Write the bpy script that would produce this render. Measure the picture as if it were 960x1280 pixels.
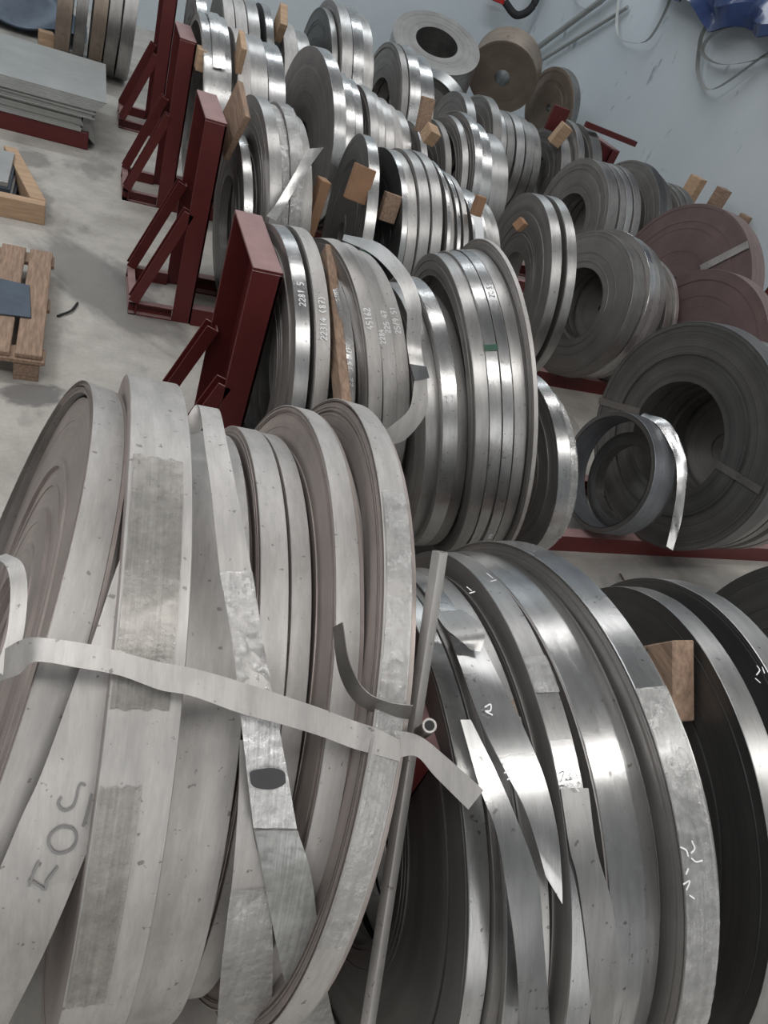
import bpy, math, random
import numpy as np
from mathutils import Vector, Matrix

for o in list(bpy.data.objects):
    bpy.data.objects.remove(o)
SC = bpy.context.scene
COL = SC.collection
PI = math.pi
D2R = math.radians

# ------------------------------------------------------------------ camera
cam_d = bpy.data.cameras.new('camera')
cam = bpy.data.objects.new('camera', cam_d)
COL.objects.link(cam)
cam_d.sensor_fit = 'VERTICAL'
cam_d.sensor_height = 36.0
cam_d.lens = 36.0 * 900.0 / 1280.0
cam_d.clip_start = 0.02
pitch, yaw, roll = D2R(37.0), D2R(31.7), D2R(24.4)
fw = Vector((math.sin(yaw)*math.cos(pitch), math.cos(yaw)*math.cos(pitch), -math.sin(pitch)))
r0 = Vector((math.cos(yaw), -math.sin(yaw), 0))
u0 = r0.cross(fw)
rr = math.cos(roll)*r0 + math.sin(roll)*u0
uu = -math.sin(roll)*r0 + math.cos(roll)*u0
M = Matrix(((rr.x, uu.x, -fw.x, 0), (rr.y, uu.y, -fw.y, 0), (rr.z, uu.z, -fw.z, 2.0), (0, 0, 0, 1)))
cam.matrix_world = M
SC.camera = cam

# ------------------------------------------------------------------ light
SC.view_settings.view_transform = 'Standard'
SC.view_settings.look = 'None'
SC.view_settings.gamma = 1.0
SC.view_settings.use_curve_mapping = False
SC.view_settings.exposure = 0.0
world = bpy.data.worlds.new('hall_ambience')
SC.world = world
world.use_nodes = True
bg = world.node_tree.nodes['Background']
bg.inputs[0].default_value = (0.93, 0.96, 1.0, 1)
bg.inputs[1].default_value = 0.12

def lamp(name, loc, sx, sy, power, color=(1, 1, 1), target=None):
    d = bpy.data.lights.new(name, 'AREA')
    d.shape = 'RECTANGLE'
    d.size, d.size_y = sx, sy
    d.energy = power
    d.color = color
    o = bpy.data.objects.new(name, d)
    o.location = loc
    if target is not None:
        v = Vector(target) - Vector(loc)
        o.rotation_euler = v.to_track_quat('-Z', 'Y').to_euler()
    COL.objects.link(o)
    return o

# long rows of ceiling tubes running along the hall, and a row of roof lights
lamp('ceiling_tube_light', (1.5, -0.6, 5.2), 9.0, 0.22, 165, (1.0, 0.97, 0.93))
lamp('ceiling_tube_light', (1.5, 4.2, 5.2), 9.0, 0.22, 105, (1.0, 0.98, 0.96))
lamp('ceiling_tube_light', (1.5, 8.6, 5.2), 9.0, 0.22, 150, (0.92, 0.97, 1.0))
lamp('roof_light', (-3.0, 2.0, 5.6), 2.0, 8.0, 170, (0.97, 0.98, 1.0))
# added fill light behind the camera, lifts the low coil fronts
lamp('rear_fill_light', (0.5, -5.5, 2.6), 6.0, 3.6, 95, (1.0, 0.985, 0.96), target=(0.8, 2.0, 0.8))

# ------------------------------------------------------------------ materials
MATS = {}
def new_mat(name):
    m = bpy.data.materials.new(name)
    m.use_nodes = True
    nt = m.node_tree
    b = nt.nodes['Principled BSDF']
    MATS[name] = m
    return m, nt, b

def nd(nt, t, **k):
    n = nt.nodes.new(t)
    for a, v in k.items():
        setattr(n, a, v)
    return n

def coords(nt, scale=(1, 1, 1), kind='Object'):
    tc = nd(nt, 'ShaderNodeTexCoord')
    mp = nd(nt, 'ShaderNodeMapping')
    mp.inputs['Scale'].default_value = scale
    nt.links.new(tc.outputs[kind], mp.inputs[0])
    return mp.outputs[0]

def noise(nt, vec, scale, detail=4, rough=0.55):
    n = nd(nt, 'ShaderNodeTexNoise')
    n.inputs['Scale'].default_value = scale
    n.inputs['Detail'].default_value = detail
    n.inputs['Roughness'].default_value = rough
    nt.links.new(vec, n.inputs['Vector'])
    return n.outputs['Fac']

def ramp(nt, fac, stops):
    r = nd(nt, 'ShaderNodeValToRGB')
    e = r.color_ramp.elements
    while len(e) < len(stops):
        e.new(0.5)
    for i, (p, c) in enumerate(stops):
        e[i].position = p
        e[i].color = (c[0], c[1], c[2], 1) if not isinstance(c, (int, float)) else (c, c, c, 1)
    nt.links.new(fac, r.inputs[0])
    return r.outputs[0]

def mix(nt, a, b, fac, mode='MIX'):
    m = nd(nt, 'ShaderNodeMixRGB', blend_type=mode)
    for sock, v in ((m.inputs[0], fac), (m.inputs[1], a), (m.inputs[2], b)):
        if isinstance(v, (int, float)):
            sock.default_value = v
        elif isinstance(v, tuple):
            sock.default_value = (*v[:3], 1)
        else:
            nt.links.new(v, sock)
    return m.outputs[0]

def bump(nt, b, h, strength, dist=0.01, prev=None):
    n = nd(nt, 'ShaderNodeBump')
    n.inputs['Strength'].default_value = strength
    n.inputs['Distance'].default_value = dist
    nt.links.new(h, n.inputs['Height'])
    if prev is not None:
        nt.links.new(prev, n.inputs['Normal'])
    nt.links.new(n.outputs[0], b.inputs['Normal'])
    return n.outputs[0]

def rnd(nt):
    return nd(nt, 'ShaderNodeObjectInfo').outputs['Random']

def steel(name, lo, hi, rough, metal=1.0, stain=None, brush=0.12, dirt=0.35):
    """rolled steel strip: brushed along the winding, uneven gloss, dull patches"""
    m, nt, b = new_mat(name)
    v = coords(nt)
    big = noise(nt, v, 5.0, 5)
    vb = coords(nt, (420, 5, 5))
    br = noise(nt, vb, 1.0, 3)
    col = ramp(nt, rnd(nt), [(0.0, lo), (1.0, hi)])
    mott = ramp(nt, big, [(0.32, 0.84), (0.7, 1.05)])
    col = mix(nt, col, mott, 1.0, 'MULTIPLY')
    col = mix(nt, col, ramp(nt, br, [(0.3, 0.90), (0.7, 1.04)]), 0.5, 'MULTIPLY')
    if stain:
        sp = ramp(nt, noise(nt, v, 17, 6, 0.65), [(0.60, 0.0), (0.70, 1.0)])
        spm = mix(nt, (0, 0, 0), sp, dirt)
        col = mix(nt, col, stain, spm)
    smear = ramp(nt, noise(nt, coords(nt, (14, 3, 3)), 2.2, 6, 0.7), [(0.40, 0.80), (0.60, 1.04)])
    col = mix(nt, col, smear, 0.8, 'MULTIPLY')
    fleck = ramp(nt, noise(nt, coords(nt, (1, 1, 1)), 75, 3, 0.5), [(0.675, 0.0), (0.71, 0.75)])
    col = mix(nt, col, (0.17, 0.16, 0.15), fleck)
    nt.links.new(col, b.inputs['Base Color'])
    b.inputs['Metallic'].default_value = metal
    rg = ramp(nt, noise(nt, v, 5, 3), [(0.3, rough - 0.04), (0.75, rough + 0.07)])
    nt.links.new(rg, b.inputs['Roughness'])
    n1 = bump(nt, b, br, brush, 0.002)
    bump(nt, b, noise(nt, v, 5.0, 1), 0.05, 0.02, n1)
    return m

def steel_edge(name, lo, hi, rough, freq=520.0, rc=0.6):
    """the side of a coil: hundreds of strip edges seen as fine rings"""
    m, nt, b = new_mat(name)
    tc = nd(nt, 'ShaderNodeTexCoord')
    sx = nd(nt, 'ShaderNodeSeparateXYZ')
    nt.links.new(tc.outputs['Object'], sx.inputs[0])
    y2 = nd(nt, 'ShaderNodeMath', operation='MULTIPLY')
    z2 = nd(nt, 'ShaderNodeMath', operation='MULTIPLY')
    for q, s in ((y2, 'Y'), (z2, 'Z')):
        nt.links.new(sx.outputs[s], q.inputs[0])
        nt.links.new(sx.outputs[s], q.inputs[1])
    ad = nd(nt, 'ShaderNodeMath', operation='ADD')
    nt.links.new(y2.outputs[0], ad.inputs[0])
    nt.links.new(z2.outputs[0], ad.inputs[1])
    sq = nd(nt, 'ShaderNodeMath', operation='SQRT')
    nt.links.new(ad.outputs[0], sq.inputs[0])
    cb = nd(nt, 'ShaderNodeCombineXYZ')
    nt.links.new(sq.outputs[0], cb.inputs[0])
    ob = nd(nt, 'ShaderNodeObjectInfo')
    nt.links.new(ob.outputs['Random'], cb.inputs[1])
    rings = noise(nt, cb.outputs[0], freq, 3, 0.7)
    wide = noise(nt, cb.outputs[0], 34, 3, 0.6)
    blot = noise(nt, tc.outputs['Object'], 5, 4)
    col = ramp(nt, ob.outputs['Random'], [(0, lo), (1, hi)])
    col = mix(nt, col, ramp(nt, rings, [(0.3, 0.55), (0.7, 1.15)]), rc, 'MULTIPLY')
    col = mix(nt, col, ramp(nt, wide, [(0.3, 0.68), (0.65, 1.1)]), rc, 'MULTIPLY')
    col = mix(nt, col, ramp(nt, blot, [(0.3, 0.75), (0.7, 1.1)]), 0.8, 'MULTIPLY')
    nt.links.new(col, b.inputs['Base Color'])
    b.inputs['Metallic'].default_value = 0.75
    b.inputs['Roughness'].default_value = rough
    bump(nt, b, rings, 0.25, 0.002)
    return m

BROWN = (0.20, 0.16, 0.12)
steel('steel_bright', (0.55, 0.555, 0.56), (0.67, 0.67, 0.665), 0.26, 0.95, stain=(0.40, 0.39, 0.37), brush=0.04, dirt=0.12)
steel('steel_satin', (0.44, 0.44, 0.435), (0.55, 0.54, 0.53), 0.36, 0.88, stain=(0.34, 0.32, 0.30), brush=0.04, dirt=0.2)
steel('steel_matte', (0.50, 0.485, 0.47), (0.57, 0.555, 0.54), 0.52, 0.6, stain=(0.33, 0.31, 0.29), dirt=0.2, brush=0.03)
steel('steel_dull', (0.30, 0.29, 0.28), (0.42, 0.41, 0.40), 0.45, stain=(0.16, 0.13, 0.11), dirt=0.5)
steel('steel_hot_rolled', (0.15, 0.155, 0.16), (0.20, 0.20, 0.205), 0.42, metal=0.8, stain=(0.09, 0.09, 0.09), dirt=0.5)
steel('steel_bluegrey', (0.27, 0.285, 0.31), (0.30, 0.315, 0.335), 0.42, metal=0.7, stain=(0.15, 0.15, 0.16), dirt=0.4)
steel('steel_primer', (0.20, 0.155, 0.15), (0.22, 0.17, 0.165), 0.6, metal=0.15)
steel('steel_rust', (0.33, 0.27, 0.22), (0.40, 0.33, 0.27), 0.5, metal=0.7, stain=BROWN, dirt=0.8)
steel_edge('edge_grey', (0.37, 0.355, 0.34), (0.46, 0.44, 0.425), 0.46)
steel_edge('edge_matte', (0.45, 0.40, 0.38), (0.50, 0.445, 0.42), 0.5, rc=0.35)
steel_edge('edge_dark', (0.14, 0.14, 0.138), (0.18, 0.18, 0.176), 0.40)
steel_edge('edge_mid', (0.20, 0.20, 0.195), (0.22, 0.22, 0.215), 0.42, rc=0.9)
steel_edge('edge_primer', (0.235, 0.17, 0.165), (0.25, 0.185, 0.18), 0.6, rc=0.15)
steel_edge('edge_brown', (0.34, 0.28, 0.23), (0.36, 0.30, 0.25), 0.5, rc=0.3)

def plain(name, col, rough=0.5, metal=0.0, var=0.15, scale=12.0, bmp=0.1, stretch=(1, 1, 1), dark=0.6):
    m, nt, b = new_mat(name)
    v = coords(nt, stretch)
    n = noise(nt, v, scale, 5, 0.6)
    c = mix(nt, tuple(col), ramp(nt, n, [(0.25, dark), (0.7, 1.12)]), min(1.0, var*4), 'MULTIPLY')
    nt.links.new(c, b.inputs['Base Color'])
    b.inputs['Roughness'].default_value = rough
    b.inputs['Metallic'].default_value = metal
    bump(nt, b, n, bmp, 0.01)
    return m

plain('red_paint', (0.098, 0.012, 0.012), 0.45, 0.0, 0.12, 9, 0.06)
plain('red_lit_dusty', (0.30, 0.185, 0.18), 0.6, 0.0, 0.15, 14, 0.05)  # paler red for upward faces: top light and some dust in the colour
plain('wood_fresh', (0.47, 0.32, 0.205), 0.75, 0, 0.2, 6, 0.2, (1, 9, 9))
plain('wood_old', (0.33, 0.225, 0.16), 0.8, 0, 0.25, 9, 0.25, (9, 1, 9), 0.45)
plain('cardboard', (0.31, 0.18, 0.105), 0.85, 0, 0.12, 14, 0.1)
plain('blue_sheet', (0.075, 0.10, 0.135), 0.4, 0.3, 0.15, 10, 0.1)
plain('blue_plastic', (0.035, 0.06, 0.16), 0.22, 0, 0.15, 9, 0.25)
plain('green_tape', (0.03, 0.09, 0.06), 0.35)
plain('dark_ink', (0.055, 0.055, 0.06), 0.6)
plain('dark_gap', (0.02, 0.02, 0.022), 0.8)
plain('faded_ink', (0.24, 0.24, 0.24), 0.6)
plain('chalk', (0.85, 0.86, 0.87), 0.7, 0, 0.1, 200, 0.1)
plain('paper_label', (0.78, 0.80, 0.82), 0.35, 0, 0.05)
plain('sheet_metal', (0.40, 0.41, 0.40), 0.5, 0.55, 0.1, 4, 0.05)
plain('red_lamp', (0.5, 0.02, 0.02), 0.3)

def film(name, tint, alpha, rough=0.16, crease=26, depth=0.6):
    """clear packing film / adhesive tape, creased"""
    m, nt, b = new_mat(name)
    v = coords(nt)
    n = noise(nt, v, crease, 6, 0.65)
    w = noise(nt, coords(nt, (260, 7, 7)), 1.0, 3)
    sp = noise(nt, v, 45, 5, 0.7)
    cc = mix(nt, (*tint,), ramp(nt, w, [(0.3, 0.70), (0.7, 1.12)]), 0.8, 'MULTIPLY')
    cc = mix(nt, cc, ramp(nt, sp, [(0.3, 0.75), (0.6, 1.05)]), 0.8, 'MULTIPLY')
    nt.links.new(cc, b.inputs['Base Color'])
    b.inputs['Roughness'].default_value = rough
    b.inputs['Metallic'].default_value = 0.35
    a = ramp(nt, n, [(0.35, max(0, alpha - 0.25)), (0.65, min(1, alpha + 0.25))])
    nt.links.new(a, b.inputs['Alpha'])
    n1 = bump(nt, b, n, depth, 0.01)
    bump(nt, b, w, 0.2, 0.004, n1)
    return m
film('packing_film', (0.62, 0.62, 0.61), 0.45)
film('dirty_tape', (0.42, 0.405, 0.38), 0.55, 0.32, 22, 0.2)
film('silver_tape', (0.80, 0.80, 0.80), 0.9, 0.18, 40)
film('grey_film', (0.46, 0.47, 0.46), 0.8, 0.3, 14, 0.15)

# floor
m, nt, b = new_mat('concrete')
v = coords(nt)
big = noise(nt, v, 0.9, 6, 0.6)
med = noise(nt, v, 5, 6, 0.65)
fine = noise(nt, v, 60, 4, 0.7)
c = ramp(nt, big, [(0.30, (0.30, 0.285, 0.26)), (0.5, (0.44, 0.42, 0.385)), (0.72, (0.52, 0.50, 0.465))])
c = mix(nt, c, ramp(nt, med, [(0.3, 0.72), (0.6, 1.05)]), 0.75, 'MULTIPLY')
c = mix(nt, c, ramp(nt, fine, [(0.3, 0.85), (0.7, 1.08)]), 0.6, 'MULTIPLY')
st = ramp(nt, noise(nt, coords(nt, (1.4, 0.8, 1)), 1.7, 5, 0.55), [(0.57, 0.0), (0.64, 1.0)])
st = mix(nt, (0, 0, 0), st, 0.6)
c = mix(nt, c, (0.16, 0.155, 0.145), st)
def floor_dark_patch(cx, cy, ang, la, lb, strength, c):  # ragged dark patch, for floor stains and the darker strip between rows
    tc = nd(nt, 'ShaderNodeTexCoord')
    mp = nd(nt, 'ShaderNodeMapping', vector_type='TEXTURE')
    mp.inputs['Location'].default_value = (cx, cy, 0)
    mp.inputs['Rotation'].default_value = (0, 0, ang)
    mp.inputs['Scale'].default_value = (la, lb, 5)
    nt.links.new(tc.outputs['Object'], mp.inputs[0])
    wn = nd(nt, 'ShaderNodeTexNoise')
    wn.inputs['Scale'].default_value = 2.0
    wn.inputs['Detail'].default_value = 6
    nt.links.new(mp.outputs[0], wn.inputs['Vector'])
    ad = nd(nt, 'ShaderNodeMixRGB', blend_type='LINEAR_LIGHT')
    ad.inputs[0].default_value = 0.45
    nt.links.new(mp.outputs[0], ad.inputs[1]); nt.links.new(wn.outputs['Color'], ad.inputs[2])
    gr = nd(nt, 'ShaderNodeTexGradient', gradient_type='SPHERICAL')
    nt.links.new(ad.outputs[0], gr.inputs[0])
    fac = ramp(nt, gr.outputs['Fac'], [(0.05, 0.0), (0.30, strength)])
    return mix(nt, c, (0.135, 0.13, 0.125), fac)
c = floor_dark_patch(0.20, 3.95, -1.0, 0.75, 0.26, 0.72, c)
c = floor_dark_patch(2.3, 1.72, 0.0, 1.5, 0.45, 0.6, c)  # darker strip of floor between the two nearest rows
c = floor_dark_patch(-0.10, 2.86, 0.2, 0.16, 0.10, 0.85, c)
c = floor_dark_patch(-0.30, 5.62, 0.6, 0.22, 0.16, 0.6, c)
nt.links.new(c, b.inputs['Base Color'])
b.inputs['Roughness'].default_value = 0.75
bump(nt, b, med, 0.15, 0.02)

# plaster wall, pale blue-green, scuffed
m, nt, b = new_mat('wall_plaster')
v = coords(nt)
c = ramp(nt, noise(nt, v, 0.8, 5), [(0.3, (0.51, 0.57, 0.61)), (0.7, (0.59, 0.64, 0.67))])
sc = ramp(nt, noise(nt, coords(nt, (1, 2.6, 1.5)), 2.2, 5, 0.6), [(0.635, 0.0), (0.70, 0.7)])
c = mix(nt, c, (0.20, 0.24, 0.26), sc)
nt.links.new(c, b.inputs['Base Color'])
b.inputs['Roughness'].default_value = 0.7

# ------------------------------------------------------------------ helpers
def link(name, me, mats, parent=None, loc=None, rot=None, smooth=None):
    o = bpy.data.objects.new(name, me)
    COL.objects.link(o)
    for mm in (mats if isinstance(mats, (list, tuple)) else [mats]):
        me.materials.append(MATS[mm])
    if parent is not None:
        o.parent = parent
    if loc is not None:
        o.location = loc
    if rot is not None:
        o.rotation_euler = rot
    if smooth is not None:
        me.polygons.foreach_set('use_smooth', [True]*len(me.polygons))
        me.set_sharp_from_angle(angle=D2R(smooth))
    return o

def mesh(name, v, f, mi=None):
    me = bpy.data.meshes.new(name)
    me.from_pydata([tuple(p) for p in v], [], f)
    if mi is not None:
        me.polygons.foreach_set('material_index', mi)
    me.update()
    return me

def lit_dusty_tops(o):
    """paler red on upward faces paints in light from above, with some dust (second material slot)"""
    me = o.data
    me.materials.append(MATS['red_lit_dusty'])
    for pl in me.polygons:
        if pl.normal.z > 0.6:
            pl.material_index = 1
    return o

def tag(o, label, cat, group=None):
    o['label'] = label
    o['category'] = cat
    if group:
        o['group'] = group
    return o

def struct(o):
    o['kind'] = 'structure'
    return o

def empty(name, loc, rot=(0, 0, 0)):
    o = bpy.data.objects.new(name, None)
    o.location = loc
    o.rotation_euler = rot
    o.empty_display_size = 0.1
    COL.objects.link(o)
    return o

BOXF = [(0, 1, 3, 2), (4, 6, 7, 5), (0, 4, 5, 1), (2, 3, 7, 6), (0, 2, 6, 4), (1, 5, 7, 3)]
def hexa(name, pts, mats, parent=None, bev=0.0, **k):
    """8 corner points ordered (x0y0z0, x0y0z1, x0y1z0, x0y1z1, x1..)"""
    me = mesh(name, pts, BOXF)
    if bev > 0:
        import bmesh
        bm = bmesh.new()
        bm.from_mesh(me)
        bmesh.ops.recalc_face_normals(bm, faces=bm.faces)
        bmesh.ops.bevel(bm, geom=list(bm.edges), offset=bev, segments=1, affect='EDGES')
        bm.to_mesh(me)
        bm.free()
    return link(name, me, mats, parent, **k)

def box(name, a, b, mats, parent=None, bev=0.0, **k):
    pts = [(x, y, z) for x in (a[0], b[0]) for y in (a[1], b[1]) for z in (a[2], b[2])]
    return hexa(name, pts, mats, parent, bev, **k)

def bar(name, p, q, w, h, mats, parent=None, side=(0, 1, 0), bev=0.0, **k):
    """straight bar from p to q, w along side, h along the other"""
    p, q, s = Vector(p), Vector(q), Vector(side)
    d = (q - p).normalized()
    s = (s - d*s.dot(d)).normalized()
    t = d.cross(s)
    pts = [e + s*(i*w/2) + t*(j*h/2) for e in (p, q) for i in (-1, 1) for j in (-1, 1)]
    return hexa(name, pts, mats, parent, bev, **k)

def catmull(P, n):
    P = np.asarray(P, float)
    if len(P) < 3:
        t = np.linspace(0, 1, n)[:, None]
        return P[0]*(1-t) + P[-1]*t
    E = np.vstack([2*P[0]-P[1], P, 2*P[-1]-P[-2]])
    out = []
    m = len(P)-1
    for u in np.linspace(0, m-1e-9, n):
        i = int(u); t = u-i
        a, b_, c_, d_ = E[i], E[i+1], E[i+2], E[i+3]
        out.append(0.5*((2*b_)+(-a+c_)*t+(2*a-5*b_+4*c_-d_)*t*t+(-a+3*b_-3*c_+d_)*t**3))
    return np.array(out)

def ribbon(name, L, R, th, mats, parent=None, n=60, cuts=6, crease=0.0, seed=0, lift=0.0, **k):
    """thin metal or film band between two 3D edge lines, with real thickness"""
    A, B = catmull(L, n), catmull(R, n)
    rng = np.random.default_rng(seed)
    ts = np.linspace(0, 1, cuts+1)
    G = np.array([[A[i]*(1-t)+B[i]*t for t in ts] for i in range(n)])
    du = np.gradient(G, axis=0)
    dv = np.gradient(G, axis=1)
    N = np.cross(du, dv)
    N /= np.linalg.norm(N, axis=2, keepdims=True)+1e-12
    # make the normal face away from the floor/inside: towards -Y/+Z
    if (N.mean((0, 1)) @ np.array([-.1, -.7, .7])) < 0:
        N = -N
    G = G + N*lift
    if crease > 0:
        nz = rng.normal(size=(n, cuts+1))
        nz = (nz + np.roll(nz, 1, 0) + np.roll(nz, -1, 0))/2
        G = G + N*(nz*crease)[:, :, None]
    T, Bm = G + N*th/2, G - N*th/2
    m = cuts+1
    V = np.vstack([T.reshape(-1, 3), Bm.reshape(-1, 3)])
    o = n*m
    F = []
    for i in range(n-1):
        for j in range(cuts):
            a = i*m+j
            F.append((a, a+1, a+m+1, a+m))
            F.append((o+a, o+a+m, o+a+m+1, o+a+1))
        a, c2 = i*m, i*m+cuts
        F.append((a, a+m, o+a+m, o+a))
        F.append((c2, o+c2, o+c2+m, c2+m))
    for j in range(cuts):
        a = j; e = (n-1)*m+j
        F.append((a, o+a, o+a+1, a+1))
        F.append((e, e+1, o+e+1, o+e))
    me = mesh(name, V, F)
    if parent is not None:
        inv = parent.matrix_basis.inverted()
        me.transform(inv)
    return link(name, me, mats, parent, smooth=40, **k)

def lathe_coil(name, R, rin, w, seed=0, seg=112, steps=12, jit=0.0016, wob=0.0015, wobx=0.002, seam=None, turns=None, shell=False):
    """a strip wound on itself, axis along local X from 0 to w.  The left and
    right sides step in and out where single windings sit proud, the outside
    ends in a real strip end (the radius drops by one thickness there)."""
    rng = np.random.default_rng(seed*7919+13)
    if seam is None:
        seam = rng.uniform(0, 2*PI)
    th = np.linspace(0, 2*PI, seg, endpoint=False) + seam
    ph = rng.uniform(0, 2*PI, 6)
    frac = np.arange(seg)/seg
    rw = wob*(np.sin(2*th+ph[0]) + 0.6*np.sin(3*th+ph[1]) + 0.4*np.sin(5*th+ph[2]))
    xw = wobx*(np.sin(th+ph[3]) + 0.5*np.sin(2*th+ph[4]))
    prof = []   # (x, r, spiral weight)
    bv = min(0.0012, w*0.03)
    rad = [R]
    if turns is not None:
        rad += [R - t for t in turns]
    else:
        d = R - rin
        cut = np.sort(rng.uniform(0.0, 1.0, steps-1))**1.15
        rad += [R - d*c for c in cut]
    rad += [rin]
    def side(sgn, x0):
        out = []
        amp = rng.normal(0, jit, len(rad))
        if turns is not None:
            amp = np.abs(rng.normal(0, jit, len(rad)))
        for i in range(len(rad)-1):
            xo = x0 + (amp[i] if i > 0 else 0)
            out.append((xo, rad[i]-1e-4))
            out.append((xo, rad[i+1]+1e-4))
        return out
    left = side(-1, 0.0)
    right = side(1, w)
    P = []
    MI = []
    # outer surface left -> right
    outer = [(0.0, R-bv), (bv, R), (w*0.33, R), (w*0.67, R), (w-bv, R), (w, R-bv)]
    inner = [(w, rin), (0.0, rin)]
    P += outer;                MI += [0]*6
    P += right[1:];            MI += [1]*(len(right)-1)
    P += inner;                MI += [2]*2
    P += left[::-1][:-1];      MI += [1]*(len(left)-1)
    P = np.array(P)
    m = len(P)
    tstrip = 0.0016
    V = np.empty((seg, m, 3))
    for k2 in range(m):
        x, r = P[k2]
        wgt = 1.0 if r > R-0.004 else 0.35
        rr_ = r + rw*(0.4+0.6*(r/R)) - (tstrip*frac if r > R-0.004 else 0)
        V[:, k2, 0] = x + xw*(1.0 if r > R-0.02 else 0.5)
        V[:, k2, 1] = rr_*np.cos(th)
        V[:, k2, 2] = rr_*np.sin(th)
    F, mi = [], []
    for i in range(seg):
        i2 = (i+1) % seg
        for k2 in range(m):
            k3 = (k2+1) % m
            F.append((i*m+k2, i2*m+k2, i2*m+k3, i*m+k3))
            mi.append(0 if k2 < 5 else (MI[k3] if MI[k3] != 0 else 1))
    me = mesh(name, V.reshape(-1, 3), F, mi)
    return me

ALL = {}
SEED = [0]
def coil(key, x, w, R, yc, yaw_=0.0, lean=0.0, z0=0.08, rin=None, mat='steel_satin', edge='edge_grey', inner='steel_dull',
         label='', group=None, steps=12, jit=0.0016, wob=0.0015, wobx=0.002, seam=None, turns=None, parts=False, name='steel_coil', cat='coil', rotz=None):
    SEED[0] += 1
    if rin is None:
        rin = R*0.52
    l, y = D2R(lean), D2R(yaw_)
    me = lathe_coil('winding' if parts else name, R, rin, w, SEED[0], 112, steps, jit, wob, wobx, seam, turns)
    loc = (x, yc, z0 + R*math.cos(l))
    rot = (0, l, y)
    if parts:
        root = empty(name, loc, rot)
        wd = link('winding', me, [mat, edge, inner], root, smooth=35)
        root.matrix_basis = Matrix.LocRotScale(Vector(loc), root.rotation_euler, None)
    else:
        root = link(name, me, [mat, edge, inner], None, loc, rot, smooth=35)
    tag(root, label, cat, group)
    ALL[key] = (root, R, w)
    return root

def patch(key, name, th0, th1, x0, x1, mat, dr=0.0015, n=24, cuts=5, crease=0.0, seed=1, ragged=0.0):
    """a curved piece lying on a coil's outside: tape, film, label (degrees, 90 = top, 180 = facing the aisle)"""
    root, R, w = ALL[key]
    rng = np.random.default_rng(seed)
    V, F = [], []
    TH = np.linspace(D2R(th0), D2R(th1), n)
    XS = np.linspace(x0, x1, cuts+1)
    m = cuts+1
    for lay in (0, 1):
        for i, t in enumerate(TH):
            for j, xx in enumerate(XS):
                r = R + dr + (0.0009 if lay == 0 else 0)
                if lay == 0 and crease > 0:
                    r += abs(rng.normal(0, crease))
                tt = t
                if ragged > 0 and i in (0, n-1):
                    tt += math.sin(j*2.3+seed)*ragged
                V.append((xx, r*math.cos(tt), r*math.sin(tt)))
    o = n*m
    for i in range(n-1):
        for j in range(cuts):
            a = i*m+j
            F.append((a, a+1, a+m+1, a+m))
            F.append((o+a, o+a+m, o+a+m+1, o+a+1))
        a, c2 = i*m, i*m+cuts
        F.append((a, a+m, o+a+m, o+a)); F.append((c2, o+c2, o+c2+m, c2+m))
    for j in range(cuts):
        e = (n-1)*m+j
        F.append((j, o+j, o+j+1, j+1)); F.append((e, e+1, o+e+1, o+e))
    return link(name, mesh(name, V, F), mat, root, smooth=50)

GLYPH = {
 '0': [[(.3,0),(.08,.25),(.05,.65),(.3,1),(.55,.7),(.55,.25),(.3,0)]],
 '1': [[(.15,.75),(.35,1),(.3,0)]],
 '2': [[(.05,.8),(.25,1),(.5,.85),(.45,.55),(.05,.02),(.6,.05)]],
 '3': [[(.05,.9),(.35,1),(.5,.75),(.25,.52),(.55,.3),(.35,0),(.05,.1)]],
 '4': [[(.4,1),(.05,.4),(.6,.42)],[(.42,.65),(.4,0)]],
 '5': [[(.55,1),(.15,.97),(.1,.55),(.45,.55),(.52,.25),(.3,0),(.05,.08)]],
 '6': [[(.45,1),(.12,.5),(.15,.08),(.45,.02),(.5,.35),(.15,.4)]],
 '7': [[(.05,.97),(.55,1),(.2,0)],[(.15,.5),(.5,.52)]],
 '8': [[(.3,.52),(.08,.8),(.3,1),(.5,.8),(.08,.22),(.3,0),(.53,.22),(.3,.52)]],
 '9': [[(.5,.65),(.2,.5),(.08,.8),(.3,1),(.5,.85),(.45,.3),(.2,0)]],
 '(': [[(.4,1.1),(.15,.7),(.15,.3),(.4,-.1)]], ')': [[(.1,1.1),(.35,.7),(.35,.3),(.1,-.1)]],
 '.': [[(.2,0),(.25,.05)]], '-': [[(.1,.45),(.5,.5)]], '/': [[(.1,-.1),(.5,1.1)]], ' ': [],
 'S': [[(.52,.85),(.3,1),(.08,.78),(.48,.35),(.3,0),(.05,.12)]], '~': [[(0,.3),(.2,.6),(.4,.3),(.6,.6)]],
}
def strokes_mesh(lines, width, place, normal):
    """hand-drawn strokes as thin flat bands; place(u,v)->3D, normal(u,v)->3D"""
    V, F = [], []
    for ln in lines:
        P = catmull(np.array([(a, b_) for a, b_ in ln]), max(4, len(ln)*4))
        for i in range(len(P)-1):
            a, b_ = P[i], P[i+1]
            d = b_-a
            L = np.hypot(*d)
            if L < 1e-9:
                continue
            q = np.array([-d[1], d[0]])/L*width/2
            k0 = len(V)
            for pt in (a+q, a-q, b_-q, b_+q):
                V.append(np.array(place(*pt)))
            for pt in (a+q, a-q, b_-q, b_+q):
                V.append(np.array(place(*pt)) - 0.0008*np.array(normal(*pt)))
            F += [(k0, k0+1, k0+2, k0+3), (k0, k0+4, k0+5, k0+1), (k0+1, k0+5, k0+6, k0+2), (k0+2, k0+6, k0+7, k0+3), (k0+3, k0+7, k0+4, k0)]
    return V, F

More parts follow.
